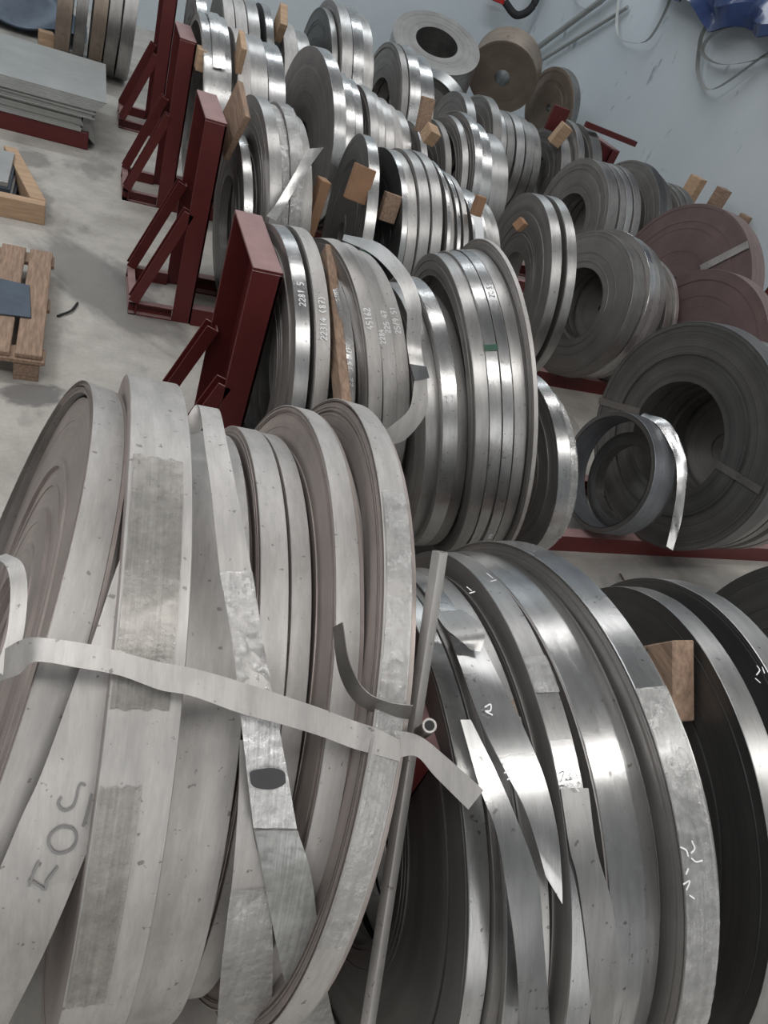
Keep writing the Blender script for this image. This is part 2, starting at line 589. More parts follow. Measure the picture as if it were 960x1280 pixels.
def chalk(key, text, th, x, size, up=1, mat='chalk', stroke=0.0022, name='chalk_mark', dr=0.0022, slant=0.0, seed=0):
    """writing that runs along the strip (up=1: reads upwards), th degrees of the first letter's baseline start"""
    root, R, w = ALL[key]
    rng = random.Random(seed+len(text))
    lines = []
    u = 0.0
    for ch in text:
        for s in GLYPH.get(ch, []):
            lines.append([((a+rng.uniform(-.03, .03))*size+u, (b_+rng.uniform(-.03, .03))*size) for a, b_ in s])
        u += size*0.72
    r = R+dr
    def place(a, b_):
        t = D2R(th) - up*a/r      # angle falls towards the top (90)
        xx = x + up*(-b_) + slant*a
        return (xx, r*math.cos(t), r*math.sin(t))
    def normal(a, b_):
        t = D2R(th) - up*a/r
        return (0, math.cos(t), math.sin(t))
    V, F = strokes_mesh(lines, stroke, place, normal)
    return link(name, mesh(name, V, F), mat, root)

def stroke3d(name, strokes, width, out, mat, parent=None):
    """strokes given as 3D polylines lying on a surface facing 'out' from an X axis at (yc, zc)"""
    yc, zc, r = out
    lines = [[(p[0], math.atan2(p[2]-zc, p[1]-yc)*r) for p in s] for s in strokes]
    def place(a, b_):
        return (a, yc + r*math.cos(b_/r), zc + r*math.sin(b_/r))
    def normal(a, b_):
        return (0, math.cos(b_/r), math.sin(b_/r))
    V, F = strokes_mesh(lines, width, place, normal)
    me = mesh(name, V, F)
    if parent is not None:
        me.transform(parent.matrix_basis.inverted())
    return link(name, me, mat, parent)

def tube(name, pts, rad, mats, parent=None, nseg=10, n=None, **k):
    P = catmull(pts, n or len(pts)*8)
    V, F = [], []
    for i in range(len(P)):
        d = P[min(i+1, len(P)-1)] - P[max(i-1, 0)]
        d /= np.linalg.norm(d)+1e-12
        a = np.cross(d, (0.3, 0.2, 1.0)); a /= np.linalg.norm(a)
        b_ = np.cross(d, a)
        for j in range(nseg):
            t = 2*PI*j/nseg
            V.append(P[i] + rad*(a*math.cos(t)+b_*math.sin(t)))
    for i in range(len(P)-1):
        for j in range(nseg):
            j2 = (j+1) % nseg
            F.append((i*nseg+j, i*nseg+j2, (i+1)*nseg+j2, (i+1)*nseg+j))
    F.append(tuple(range(nseg))[::-1]); F.append(tuple((len(P)-1)*nseg+j for j in range(nseg)))
    me = mesh(name, V, F)
    if parent is not None:
        me.transform(parent.matrix_basis.inverted())
    return link(name, me, mats, parent, smooth=50, **k)
# ------------------------------------------------------------------ the hall
fl = box('floor', (-7, -4, -0.2), (5.6, 11.0, 0.0), 'concrete'); struct(fl)
wr = box('wall_right', (5.6, -4, 0), (5.8, 11.2, 6.0), 'wall_plaster'); struct(wr)
wb = box('wall_back', (-7, 11.0, 0), (5.6, 11.2, 6.0), 'wall_plaster'); struct(wb)

# ------------------------------------------------------------------ red racks
def channel(name, p, q, w, h, side, parent, t=0.007, mats='red_paint', open_dir=1):
    """C-section member: web plus two flanges in one rolled profile"""
    p, q, s = Vector(p), Vector(q), Vector(side)
    d = (q-p).normalized()
    s = (s - d*s.dot(d)).normalized()
    u = d.cross(s)
    prof = [(-w/2, -h/2), (w/2, -h/2), (w/2, -h/2+t), (-w/2+t, -h/2+t), (-w/2+t, h/2-t), (w/2, h/2-t), (w/2, h/2), (-w/2, h/2)]
    V = [e + s*(a*open_dir) + u*b_ for e in (p, q) for a, b_ in prof]
    n = 8
    F = [(i, (i+1) % n, n+(i+1) % n, n+i) for i in range(n)]
    F += [(0, 3, 2, 1), (0, 7, 4, 3), (4, 7, 6, 5)]
    F += [(n+0, n+1, n+2, n+3), (n+0, n+3, n+4, n+7), (n+4, n+5, n+6, n+7)]
    me = mesh(name, V, F)
    me.transform(parent.matrix_basis.inverted())
    me.update()
    o = link(name, me, mats, parent)
    import bmesh
    bm = bmesh.new(); bm.from_mesh(me); bmesh.ops.recalc_face_normals(bm, faces=bm.faces); bm.to_mesh(me); bm.free(); me.update()
    return lit_dusty_tops(o)

def rack(y, label, xp=0.533, x_end=5.0, hz=1.045, dy=0.46, rail_y=(0.02, 0.42), left=True, right=True):
    root = empty('coil_rack', (xp, y, 0))
    root.matrix_basis = Matrix.Translation((xp, y, 0))
    tag(root, label, 'rack', 'red racks holding the coil rows')
    def bx(n, a, b_, bev=0.002):
        a = (a[0]-xp, a[1]-y, a[2]); b_ = (b_[0]-xp, b_[1]-y, b_[2])
        o_ = box(n, a, b_, 'red_paint', root, bev)
        return lit_dusty_tops(o_)
    def end(x0, sgn):
        t = 0.011
        x1 = x0 + 0.1*sgn
        xa, xb = min(x0, x1), max(x0, x1)
        # deep trough post, open towards the outside
        bx('post_web', (xb-t if sgn > 0 else xa, y, 0.0), (xb if sgn > 0 else xa+t, y+dy, hz))
        bx('post_flange', (xa, y, 0.0), (xb, y+t, hz))
        bx('post_flange', (xa, y+dy-t, 0.0), (xb, y+dy, hz))
        bx('top_plate', (xa, y, hz), (xb, y+dy, hz+t))
        xo = x0 - 0.225*sgn
        for yy in (y+0.03, y+dy-0.03):
            channel('brace', (x0, yy, 0.60), (xo+0.02*sgn, yy, 0.075), 0.05, 0.06, (-0.93*sgn, 0, 0.36), root)
        channel('base_rail', (xo, y+0.02, 0.035), (x0, y+0.02, 0.035), 0.04, 0.07, (0, -1, 0), root)
        channel('base_rail', (xo, y+dy-0.02, 0.035), (x0, y+dy-0.02, 0.035), 0.04, 0.07, (0, 1, 0), root)
        channel('base_rail', (xo+0.02*sgn, y, 0.035), (xo+0.02*sgn, y+dy, 0.035), 0.04, 0.07, (-sgn, 0, 0), root)
    if left:
        end(xp, 1)
    if right:
        end(x_end, -1)
    for ry in rail_y:
        channel('floor_rail', (xp+0.1, y+ry, 0.05), (x_end-0.1, y+ry, 0.05), 0.06, 0.10, (0, 1 if ry < 0.2 else -1, 0), root, 0.009)
    return root
rack(0.50, 'red rack end post behind the square tube, between the nearest coil groups', xp=0.505, x_end=3.2, rail_y=(-0.05, 0.36), right=False)
rack(2.19, 'red steel rack whose large end post stands behind the foreground coils', rail_y=(-0.1, 0.36))
rack(3.71, 'red steel rack, second end post counting back from the foreground coils')
rack(5.28, 'red steel rack, third end post counting back, beside the grey sheet stack')
rack(6.82, 'red steel rack farthest back, its end post cut by the top edge')

# ------------------------------------------------------------------ coils
ORD = ['first', 'second', 'third', 'fourth', 'fifth', 'sixth', 'seventh', 'eighth', 'ninth', 'tenth', 'eleventh', 'twelfth', 'thirteenth',
       'fourteenth', 'fifteenth', 'sixteenth', 'seventeenth', 'eighteenth', 'nineteenth', 'twentieth', 'twenty-first', 'twenty-second', 'twenty-third',
       'twenty-fourth', 'twenty-fifth', 'twenty-sixth', 'twenty-seventh']

# --- foreground pile, lower left
G0 = 'coils in the foreground pile at lower left'
def c0(key, *a, **k):
    k.setdefault('z0', 0.002); k.setdefault('group', G0); k.setdefault('mat', 'steel_matte'); k.setdefault('edge', 'edge_matte')
    return coil(key, *a, **k)
c0('0a', -0.112, 0.054, 0.602, 0.972, -3.5, 15.5, rin=0.590, steps=4, jit=0.004, z0=0.08,
   label='loose leaning outer ring of pale steel, leftmost in the foreground pile')
c0('0a2', -0.098, 0.060, 0.585, 0.985, -3.0, 15.0, rin=0.572, steps=4, jit=0.004, z0=0.09,
   label='second loose ring nested inside the leftmost foreground ring')
c0('0a3', -0.080, 0.060, 0.562, 1.0, -3.0, 14.0, rin=0.03, steps=16, jit=0.006, z0=0.095, label='inner leaning coil within the loose rings, far left foreground')
c0('0b', 0.085, 0.095, 0.637, 0.945, -3.0, 2.0, rin=0.10, parts=True, label='wide pale coil covered with dirty peeling tape in the foreground pile')
c0('0c', 0.195, 0.10, 0.592, 0.925, -4.5, 1, rin=0.36, label='smooth wide grey coil beside the dirty taped coil in the foreground pile')
c0('0e', 0.306, 0.048, 0.593, 0.955, -4.5, 2, rin=0.36, jit=0.002, label='matte coil with a stepped dark side, right of the arched loose band')
c0('0f', 0.358, 0.036, 0.585, 0.97, -5, 3, rin=0.36, label='narrow matte coil mid foreground pile, second right of the arched band')
c0('0g', 0.395, 0.042, 0.628, 0.95, -5, 4, rin=0.40, jit=0.0045, turns=[.003, .006, .009, .012, .015, .019, .024, .05, .09, .12], label='coil with several proud layered edges, two before the taped end coil')
c0('0h', 0.438, 0.026, 0.612, 0.94, -5.5, 4, rin=0.40, label='plain smooth coil tucked against the taped end coil of the foreground pile')
c0('0i', 0.462, 0.048, 0.655, 0.915, -8, 4, rin=0.40, jit=0.005, turns=[.003, .006, .010, .013, .017, .020, .024, .028, .033, .038, .06, .09, .13], parts=True,
   label='largest end coil with layered dark edges and clear tape, foreground pile')
patch('0b', 'dirty_tape', 93, 128, 0.004, 0.078, 'dirty_tape', 0.001, 40, 8, 0.0007, 3, 0.004)
patch('0b', 'dirty_tape', 137, 168, 0.004, 0.055, 'dirty_tape', 0.001, 40, 8, 0.0007, 5, 0.004)
patch('0i', 'clear_tape', 96, 160, 0.0, 0.042, 'packing_film', 0.001, 60, 8, 0.0009, 7, 0.004)
# --- lower right row
G1 = 'coils in the lower right row beside the square tube'
def c1(key, *a, **k):
    k.setdefault('z0', 0.06); k.setdefault('group', G1); k.setdefault('mat', 'steel_bright')
    return coil(key, *a, **k)
c1('1a', 0.612, 0.036, 0.53, 0.63, -1.5, -2, edge='edge_dark', label='narrow bright coil with dark round side, beside the red post behind the tube', rin=0.25)
c1('1b', 0.652, 0.030, 0.53, 0.62, -1.5, -2, mat='steel_dull', label='narrow brownish coil between two bright ones in the lower right row')
c1('1c', 0.690, 0.042, 0.535, 0.61, -2, -5, label='coil under the slipped bright strip, third from the red post in the lower right row')
c1('1e', 0.738, 0.036, 0.538, 0.60, -4, -6, mat='steel_satin', parts=True, label='coil with rust blots and chalk, fourth from the red post in the lower right row')
c1('1f', 0.783, 0.044, 0.558, 0.60, -4, -5, mat='steel_satin', parts=True, label='coil with a clear tape patch and pale end, fifth in the lower right row')
c1('1g', 0.832, 0.040, 0.556, 0.61, -1, -4, parts=True, label='smooth shiny coil, left of three that lie flush in the lower right row')
c1('1g2', 0.874, 0.030, 0.557, 0.61, -1, -4, label='smooth shiny coil, middle of three that lie flush in the lower right row')
c1('1g3', 0.906, 0.030, 0.555, 0.61, -1, -4, label='smooth shiny coil, right of three that lie flush in the lower right row')
c1('1h', 0.938, 0.062, 0.578, 0.60, 0, -4, jit=0.0035, turns=[.003, .006, .009, .012, .016, .020, .025, .03, .045, .06, .1], parts=True, label='tall film-wrapped coil with dark layered edge in the lower right row')
c1('1h2', 1.003, 0.022, 0.568, 0.60, 0, -4, mat='steel_satin', label='thin rusty-edged coil right of the film-wrapped coil, lower right row', parts=True)
c1('1i', 1.315, 0.052, 0.535, 0.57, -9, -9, edge='edge_dark', mat='steel_satin', rin=0.22, label='coil with a broad dark side behind the wooden block at lower right')
c1('1j', 1.415, 0.062, 0.535, 0.60, -8, -5, edge='edge_dark', mat='steel_satin', parts=True, label='coil right of the one behind the wooden block, near the right edge')
c1('1k', 1.90, 0.08, 0.60, 0.54, -8, -2, edge='edge_dark', mat='steel_dull', rin=0.2, label='dark round coil side cut by the right edge, beside the lower right row')
patch('1h', 'packing_film', 100, 175, -0.002, 0.063, 'packing_film', 0.001, 70, 8, 0.0010, 9)
patch('1f', 'tape_patch', 91, 98, 0.0, 0.044, 'packing_film', 0.001, 12, 6, 0.0010, 11)
patch('1f', 'bare_strip_end', 106, 150, 0.0, 0.040, 'steel_bright', 0.002, 30, 4, 0, 12)
patch('1e', 'rust_blot', 97, 105, 0.004, 0.034, 'steel_rust', 0.0008, 10, 5, 0.0004, 13, 0.01)
patch('1e', 'tape_patch', 100, 109, 0.0, 0.036, 'packing_film', 0.0016, 12, 5, 0.001, 14)
patch('1h2', 'wood_slip', 150, 172, 0.001, 0.019, 'cardboard', 0.001, 14, 3, 0.0006, 15)

# --- row behind the foreground pile (largest red bracket)
G2 = 'coils in the row of the largest red bracket'
T2 = 'by the largest red post'
def c2(key, *a, **k):
    k.setdefault('z0', 0.08); k.setdefault('group', G2)
    return coil(key, *a, **k)
c2('2A', 0.675, 0.050, 0.507, 2.40, 3, -3, mat='steel_bright', parts=True, label='bright white-edged coil nearest the post '+T2)
c2('2B', 0.752, 0.050, 0.512, 2.40, 2, -4, mat='steel_matte', parts=True, label='grey coil with bracketed chalk number, second from the post '+T2)
c2('2C', 0.855, 0.042, 0.485, 2.36, 4, -6, mat='steel_bright', parts=True, label='bright slanting coil beside the old timber upright '+T2)
c2('2D', 0.905, 0.050, 0.522, 2.33, 6, -8, mat='steel_matte', parts=True, label='matte coil with a five-digit chalk number beside the timber '+T2)
c2('2D2', 0.958, 0.048, 0.520, 2.33, 6, -8, mat='steel_matte', parts=True, label='middle matte grey coil with faint chalk digits '+T2)
c2('2D3', 1.010, 0.055, 0.512, 2.33, 6, -8, mat='steel_matte', parts=True, label='matte grey chalked coil beside the loose curved band '+T2)
c2('2E', 1.150, 0.052, 0.500, 2.18, 0, -12, mat='steel_satin', label='narrow coil behind the curved loose band '+T2)
c2('2E2', 1.205, 0.054, 0.520, 2.17, -1, -12, mat='steel_bright', parts=True, label='coil chalked with two letters left of the leaning bundle '+T2)
c2('2E3', 1.262, 0.060, 0.500, 2.17, -2, -12, mat='steel_dull', label='dark recessed coil left of the wide leaning bundle '+T2)
c2('2F', 1.345, 0.046, 0.578, 2.19, -5, -16, rin=0.50, mat='steel_satin', label='leaning open-rimmed coil at the left of the bundle '+T2)
c2('2F2', 1.394, 0.042, 0.588, 2.19, -5, -16, rin=.2, mat='steel_bright', parts=True, label='shiny leaning coil crossed by the dark green strip '+T2)
c2('2F3', 1.438, 0.036, 0.596, 2.19, -5, -16, rin=.4, mat='steel_bright', parts=True, label='shiny leaning coil in the middle of the wide bundle '+T2)
c2('2F4', 1.476, 0.042, 0.600, 2.19, -5, -16, rin=.4, mat='steel_satin', label='leaning coil right of the middle of the wide bundle '+T2)
c2('2F5', 1.520, 0.014, 0.628, 2.18, -5, -16, rin=.55, mat='steel_matte', label='thin tall leaning ring at the right of the wide bundle '+T2)
c2('2F6', 1.535, 0.036, 0.585, 2.18, -5, -16, rin=.4, mat='steel_rust', label='rust-tinged coil just right of the thin tall ring '+T2)
c2('2G', 1.775, 0.055, 0.392, 2.10, 0, -10, mat='steel_bright', rin=.2, label='small bright coil at the right end of the wide bundle '+T2)
c2('2G2', 1.835, 0.050, 0.372, 2.10, 0, -10, mat='steel_bright', rin=.2, parts=True, label='small film-wrapped coil, outermost right of the wide bundle '+T2)
c2('2K', 2.72, 0.10, 0.55, 2.24, 5, -2, mat='steel_hot_rolled', edge='edge_mid', rin=0.27, parts=True, label='large dark ring coil facing the camera on the right', jit=.003, steps=8)
for i, (xx, ww, RR) in enumerate(((2.84, .07, .535), (2.93, .06, .525), (3.01, .08, .53), (3.11, .07, .51))):
    c2('2L%d' % i, xx, ww, RR, 2.26, 5, -2, mat='steel_dull', rin=(.27, .27, .26, .02)[i], label='%s dull coil behind the large dark ring coil at the right edge' % ORD[i])
c2('2M', 2.42, 0.13, 0.297, 2.215, 1.5, 5, rin=0.268, z0=0.102, mat='steel_bluegrey', edge='edge_mid', inner='steel_bluegrey', parts=True, jit=.003, steps=3,
   label='small blue-grey hollow ring leaning before the large dark coil')
patch('2G2', 'packing_film', 95, 190, 0.0, 0.05, 'packing_film', 0.001, 40, 6, 0.0015, 21)

c2('2M2', 2.57, 0.06, 0.25, 2.215, 1.5, 5, rin=0.19, z0=0.102, mat='steel_hot_rolled', edge='edge_dark', label='smaller dark ring tucked behind the blue-grey hollow ring')

# --- row of the second red bracket
T3 = 'second red post'
G3 = 'coils in the row of the second red bracket'
def row(pref, items, group, tail, yc, z0=0.08):
    for i, it in enumerate(items):
        x, w, R, mt = it[:4]
        k = dict(it[4]) if len(it) > 4 else {}
        desc = k.pop('desc', {'steel_bright': 'shiny narrow coil', 'steel_satin': 'satin grey coil', 'steel_matte': 'matte pale grey coil',
                              'steel_dull': 'dull dark grey coil', 'steel_hot_rolled': 'dark blue-grey coil', 'steel_rust': 'rust-tinged coil',
                              'steel_primer': 'red-brown coil'}[mt])
        k.setdefault('label', '%s, %s in row of %s' % (desc, ORD[i], tail))
        yy = k.pop('yc', yc); ya = k.pop('yaw', 2.0); le = k.pop('lean', -5.0)
        coil('%s%d' % (pref, i), x, w, R, yy, ya, le, k.pop('z0', z0), mat=mt, group=group, **k)
row('3_', [
 (0.765, 0.045, 0.44, 'steel_bright', dict(edge='edge_dark')),
 (0.835, 0.060, 0.535, 'steel_satin', dict(yaw=4)),
 (0.902, 0.045, 0.525, 'steel_matte', dict(parts=True, desc='crumpled film-wrapped coil')),
 (0.952, 0.060, 0.535, 'steel_satin', dict(parts=True, desc='film-wrapped coil under the bright flap')),
 (1.020, 0.050, 0.515, 'steel_dull', {}),
 (1.400, 0.058, 0.520, 'steel_bright', dict(parts=True, lean=-3, yaw=-5, edge='edge_dark', rin=.06, desc='lone shiny coil between dark gaps')),  # dark side colour puts in the shade of the gap beside it
 (1.560, 0.032, 0.505, 'steel_bright', dict(lean=-3, edge='edge_dark', rin=.06)),
 (1.598, 0.055, 0.505, 'steel_satin', dict(lean=-4)),
 (1.660, 0.060, 0.515, 'steel_satin', dict(lean=-4)),
 (1.728, 0.060, 0.518, 'steel_satin', dict(lean=-4)),
 (1.830, 0.020, 0.510, 'steel_bright', dict(lean=-4)),
 (1.868, 0.025, 0.490, 'steel_dull', dict(lean=-4)),
 (1.905, 0.022, 0.495, 'steel_bright', dict(lean=-4)),
 (1.950, 0.030, 0.490, 'steel_satin', dict(lean=-4)),
 (2.050, 0.085, 0.460, 'steel_bright', dict(lean=-5, parts=True, desc='wide coil with a white paper label')),
 (2.140, 0.045, 0.455, 'steel_satin', dict(lean=-5)),
 (2.190, 0.060, 0.445, 'steel_satin', dict(lean=-6)),
 (2.480, 0.060, 0.530, 'steel_satin', dict(lean=-9, yc=3.75, yaw=-6, rin=.2, desc='large coil, left of a close pair')),
 (2.580, 0.055, 0.535, 'steel_satin', dict(lean=-9, yc=3.75, yaw=-6, desc='large coil, right of a close pair')),
 (3.060, 0.110, 0.470, 'steel_dull', dict(lean=6, yaw=5, yc=3.85, rin=.235, desc='big tilted coil with a wide dark hole')),
 (3.180, 0.050, 0.485, 'steel_bright', dict(rin=.235, lean=6, yaw=5, yc=3.87, desc='shiny coil just behind the big tilted coil')),
 (3.240, 0.050, 0.480, 'steel_satin', dict(rin=.235, lean=6, yaw=5, yc=3.88)),
 (3.300, 0.060, 0.470, 'steel_dull', dict(rin=.02, lean=6, yaw=5, yc=3.88)),
 (3.480, 0.060, 0.420, 'steel_dull', dict(lean=2, yaw=5, yc=3.9)),
 (3.560, 0.030, 0.430, 'steel_satin', dict(lean=-2, yaw=5, yc=3.9)),
], G3, T3, 3.95)
coil('3R', 3.95, 0.14, 0.62, 4.05, 6, 3, 0.08, rin=0.12, mat='steel_primer', edge='edge_primer', parts=True, group=G3, label='large red-brown disc coil near the wall with a pale strap across')
coil('3R2', 3.70, 0.12, 0.52, 3.35, 8, 2, 0.08, rin=0.12, mat='steel_primer', edge='edge_primer', group=G3, label='red-brown disc coil at the right edge, nearer than the strapped one')
patch('3_2', 'packing_film', 92, 185, -0.002, 0.047, 'packing_film', 0.001, 40, 6, 0.0022, 31)
patch('3_3', 'packing_film', 92, 190, -0.002, 0.062, 'packing_film', 0.001, 40, 6, 0.0022, 32)
patch('3_14', 'paper_label', 118, 158, 0.012, 0.066, 'paper_label', 0.001, 20, 3, 0.0, 33)
patch('3_5', 'green_tape', 166, 168.5, -0.001, 0.059, 'green_tape', 0.001, 4, 3, 0.0, 34)

# --- row of the third red bracket
T4 = 'third red post'
G4 = 'coils in the row of the third red bracket'
row('4_', [
 (0.690, 0.165, 0.550, 'steel_bright', dict(rin=.5, desc='wide ring-shaped coil with a lifted flap', parts=True)),
 (0.900, 0.080, 0.540, 'steel_matte', {}),
 (0.985, 0.110, 0.535, 'steel_satin', {}),
 (1.100, 0.110, 0.530, 'steel_bright', dict(desc='wide shiny coil')),
 (1.450, 0.085, 0.572, 'steel_bright', dict(yc=5.45, yaw=8, rin=.12, steps=4, jit=.0006, edge='edge_grey', desc='coil with pale round side and dark hole')),
 (1.640, 0.065, 0.515, 'steel_bright', dict(edge='edge_dark')),
 (1.712, 0.055, 0.510, 'steel_bright', {}),
 (1.830, 0.060, 0.500, 'steel_satin', {}),
 (1.900, 0.050, 0.490, 'steel_satin', {}),
 (1.960, 0.070, 0.480, 'steel_satin', {}),
 (2.040, 0.060, 0.470, 'steel_matte', {}),
 (2.110, 0.070, 0.460, 'steel_satin', {}),
 (2.280, 0.050, 0.440, 'steel_satin', {}),
 (2.450, 0.050, 0.470, 'steel_dull', {}),
 (2.560, 0.050, 0.500, 'steel_satin', dict(rin=.4, desc='open-rimmed coil')),
 (2.640, 0.060, 0.525, 'steel_bright', dict(rin=.42, desc='tall coil with an open hollow rim')),
 (2.720, 0.090, 0.505, 'steel_bright', {}),
 (2.830, 0.150, 0.480, 'steel_satin', dict(desc='broad satin coil')),
 (3.890, 0.100, 0.515, 'steel_dull', dict(rin=.24, lean=-2, desc='coil with a large dark hole')),
 (4.000, 0.060, 0.520, 'steel_dull', dict(lean=-2, rin=.24)),
 (4.070, 0.060, 0.520, 'steel_satin', dict(lean=-2, rin=.24)),
 (4.140, 0.070, 0.525, 'steel_dull', dict(lean=-2, rin=.02)),
 (4.350, 0.080, 0.565, 'steel_hot_rolled', dict(lean=-2, desc='tall smooth blue-grey coil')),
 (4.440, 0.070, 0.550, 'steel_dull', dict(lean=-2)),
 (4.700, 0.060, 0.520, 'steel_dull', dict(lean=-2)),
 (4.770, 0.080, 0.525, 'steel_dull', dict(lean=-2)),
], G4, T4, 5.52)

# --- row of the farthest red bracket
T5 = 'farthest red post'
G5 = 'coils in the row of the farthest red bracket'
row('5_', [
 (0.800, 0.080, 0.510, 'steel_bright', {}),
 (1.000, 0.080, 0.530, 'steel_matte', {}),
 (1.090, 0.090, 0.530, 'steel_matte', {}),
 (1.190, 0.090, 0.535, 'steel_satin', {}),
 (1.330, 0.060, 0.540, 'steel_bright', dict(edge='edge_dark')),
 (1.500, 0.110, 0.500, 'steel_matte', {}),
 (1.620, 0.110, 0.490, 'steel_satin', {}),
 (1.840, 0.050, 0.600, 'steel_satin', dict(edge='edge_dark')),
 (1.900, 0.090, 0.640, 'steel_satin', dict(desc='tall coil at the top edge')),
 (2.000, 0.090, 0.640, 'steel_bright', dict(desc='tall shiny coil at the top edge')),
 (2.100, 0.090, 0.625, 'steel_satin', dict(desc='tall coil, right one at the top edge')),
 (2.500, 0.060, 0.570, 'steel_dull', {}),
 (2.570, 0.100, 0.575, 'steel_bright', {}),
 (2.690, 0.130, 0.560, 'steel_bright', dict(desc='broad shiny coil')),
 (3.250, 0.090, 0.480, 'steel_satin', {}),
 (3.500, 0.090, 0.500, 'steel_dull', dict(rin=.15, desc='coil showing a plain round side')),
 (3.600, 0.080, 0.470, 'steel_satin', {}),
 (3.700, 0.080, 0.465, 'steel_dull', {}),
 (3.800, 0.090, 0.470, 'steel_satin', {}),
 (3.910, 0.090, 0.465, 'steel_dull', {}),
 (4.020, 0.080, 0.455, 'steel_dull', {}),
 (4.330, 0.110, 0.470, 'steel_satin', dict(rin=.2, desc='coil behind the pale wooden wedge')),
 (4.460, 0.070, 0.525, 'steel_dull', {}),
 (4.640, 0.110, 0.525, 'steel_dull', dict(desc='coil at the wall end')),
], G5, T5, 7.05)
# world positions (metres) of loose bands and hand-written strokes
BAND2 =( [(0.833,2.313,1.160),(0.910,2.212,1.173),(0.963,2.081,1.159),(0.978,1.967,1.123),(0.971,1.872,1.063),(0.986,1.821,1.010)] ,
  [(0.860,2.388,1.153),(0.963,2.304,1.180),(1.015,2.128,1.175),(1.031,1.989,1.136),(1.022,1.869,1.060),(1.037,1.822,1.010)] )
BAND2B =( [(1.013,1.801,0.968),(1.010,1.754,0.893),(0.965,1.729,0.842),(0.933,1.718,0.814)] ,
  [(1.057,1.809,0.979),(1.071,1.751,0.889),(1.021,1.714,0.803),(0.971,1.706,0.777)] )
FLAP3 =( [(0.985,3.564,1.085),(0.929,3.481,0.974),(0.864,3.407,0.855),(0.828,3.384,0.798)] ,
  [(1.069,3.592,1.106),(1.000,3.513,1.011),(0.925,3.424,0.889),(0.876,3.380,0.788)] )
TAIL =( [(0.189,1.015,1.235),(0.209,1.069,1.247),(0.228,1.092,1.254),(0.221,0.943,1.276),(0.222,0.835,1.268),(0.227,0.710,1.234),(0.242,0.620,1.192),(0.253,0.537,1.140),(0.265,0.480,1.092),(0.284,0.422,1.019),(0.307,0.382,0.953),(0.360,0.321,0.793),(0.454,0.277,0.516)] ,
  [(0.230,1.047,1.230),(0.248,1.080,1.244),(0.264,1.085,1.255),(0.259,0.949,1.276),(0.262,0.839,1.269),(0.274,0.711,1.234),(0.286,0.620,1.192),(0.304,0.535,1.138),(0.322,0.476,1.088),(0.347,0.417,1.013),(0.380,0.375,0.941),(0.433,0.315,0.769),(0.522,0.262,0.520)] )
UNDER =( [(0.257,0.514,1.107),(0.260,0.457,1.047),(0.263,0.389,0.950),(0.270,0.331,0.810),(0.315,0.307,0.510)] ,
  [(0.264,0.513,1.106),(0.285,0.427,1.009),(0.318,0.378,0.930),(0.347,0.330,0.805),(0.407,0.287,0.514)] )
STRAP =( [(-0.066,0.643,1.126),(-0.042,0.636,1.157),(-0.022,0.631,1.183),(-0.002,0.621,1.200),(0.054,0.607,1.204),(0.092,0.595,1.203),(0.142,0.583,1.195),(0.182,0.571,1.197),(0.246,0.555,1.186),(0.302,0.539,1.175),(0.360,0.523,1.162),(0.409,0.508,1.150),(0.439,0.489,1.156),(0.475,0.473,1.147)] ,
  [(-0.061,0.613,1.107),(-0.040,0.603,1.137),(-0.021,0.595,1.161),(-0.004,0.595,1.185),(0.046,0.582,1.188),(0.094,0.570,1.186),(0.143,0.554,1.175),(0.183,0.542,1.176),(0.247,0.522,1.161),(0.303,0.509,1.150),(0.361,0.494,1.137),(0.410,0.479,1.124),(0.440,0.462,1.131),(0.477,0.451,1.126)] )
S503 =( [(0.103,0.763,1.213),(0.091,0.742,1.206),(0.061,0.641,1.160),(0.048,0.612,1.142),(0.013,0.517,1.066),(-0.008,0.478,1.022),(-0.029,0.439,0.969),(-0.060,0.393,0.887),(-0.104,0.347,0.730)] ,
  [(0.155,0.765,1.214),(0.155,0.729,1.202),(0.134,0.644,1.162),(0.125,0.599,1.134),(0.101,0.512,1.061),(0.085,0.471,1.014),(0.064,0.428,0.952),(0.030,0.374,0.840),(-0.018,0.341,0.606)] )
INK503 =[ [(0.064,0.497,1.049),(0.058,0.499,1.051),(0.055,0.493,1.045),(0.054,0.487,1.038),(0.050,0.479,1.029),(0.040,0.477,1.027),(0.033,0.483,1.033),(0.036,0.489,1.040)],
[(0.040,0.464,1.010),(0.033,0.462,1.008),(0.026,0.457,1.002),(0.025,0.451,0.993),(0.031,0.445,0.984),(0.040,0.442,0.981),(0.051,0.444,0.983),(0.057,0.449,0.990),(0.057,0.456,0.999),(0.052,0.461,1.007),(0.040,0.464,1.010)],
[(0.038,0.432,0.965),(0.033,0.428,0.958),(0.026,0.422,0.948),(0.025,0.416,0.939),(0.014,0.421,0.948),(0.005,0.425,0.953)],
[(0.015,0.438,0.974),(0.010,0.430,0.961),(0.006,0.420,0.946)],
[(0.068,0.465,1.012),(0.064,0.462,1.008)],
[(0.072,0.489,1.040),(0.069,0.474,1.023),(0.066,0.465,1.012)] ]
FREE=( [(0.465,0.487,1.153),(0.507,0.474,1.151),(0.546,0.441,1.141),(0.590,0.392,1.133)] , [(0.468,0.457,1.121),(0.503,0.456,1.128),(0.532,0.427,1.115),(0.572,0.379,1.105)] )
CURL=( [(0.371,0.598,1.247),(0.387,0.558,1.196),(0.414,0.529,1.165),(0.451,0.509,1.159),(0.489,0.493,1.168)] , [(0.370,0.579,1.282),(0.386,0.544,1.238),(0.412,0.518,1.209),(0.443,0.501,1.204),(0.476,0.488,1.211)] )
TUBE_PTS = [(0.543,0.683,1.322),(0.520,0.233,0.682)]
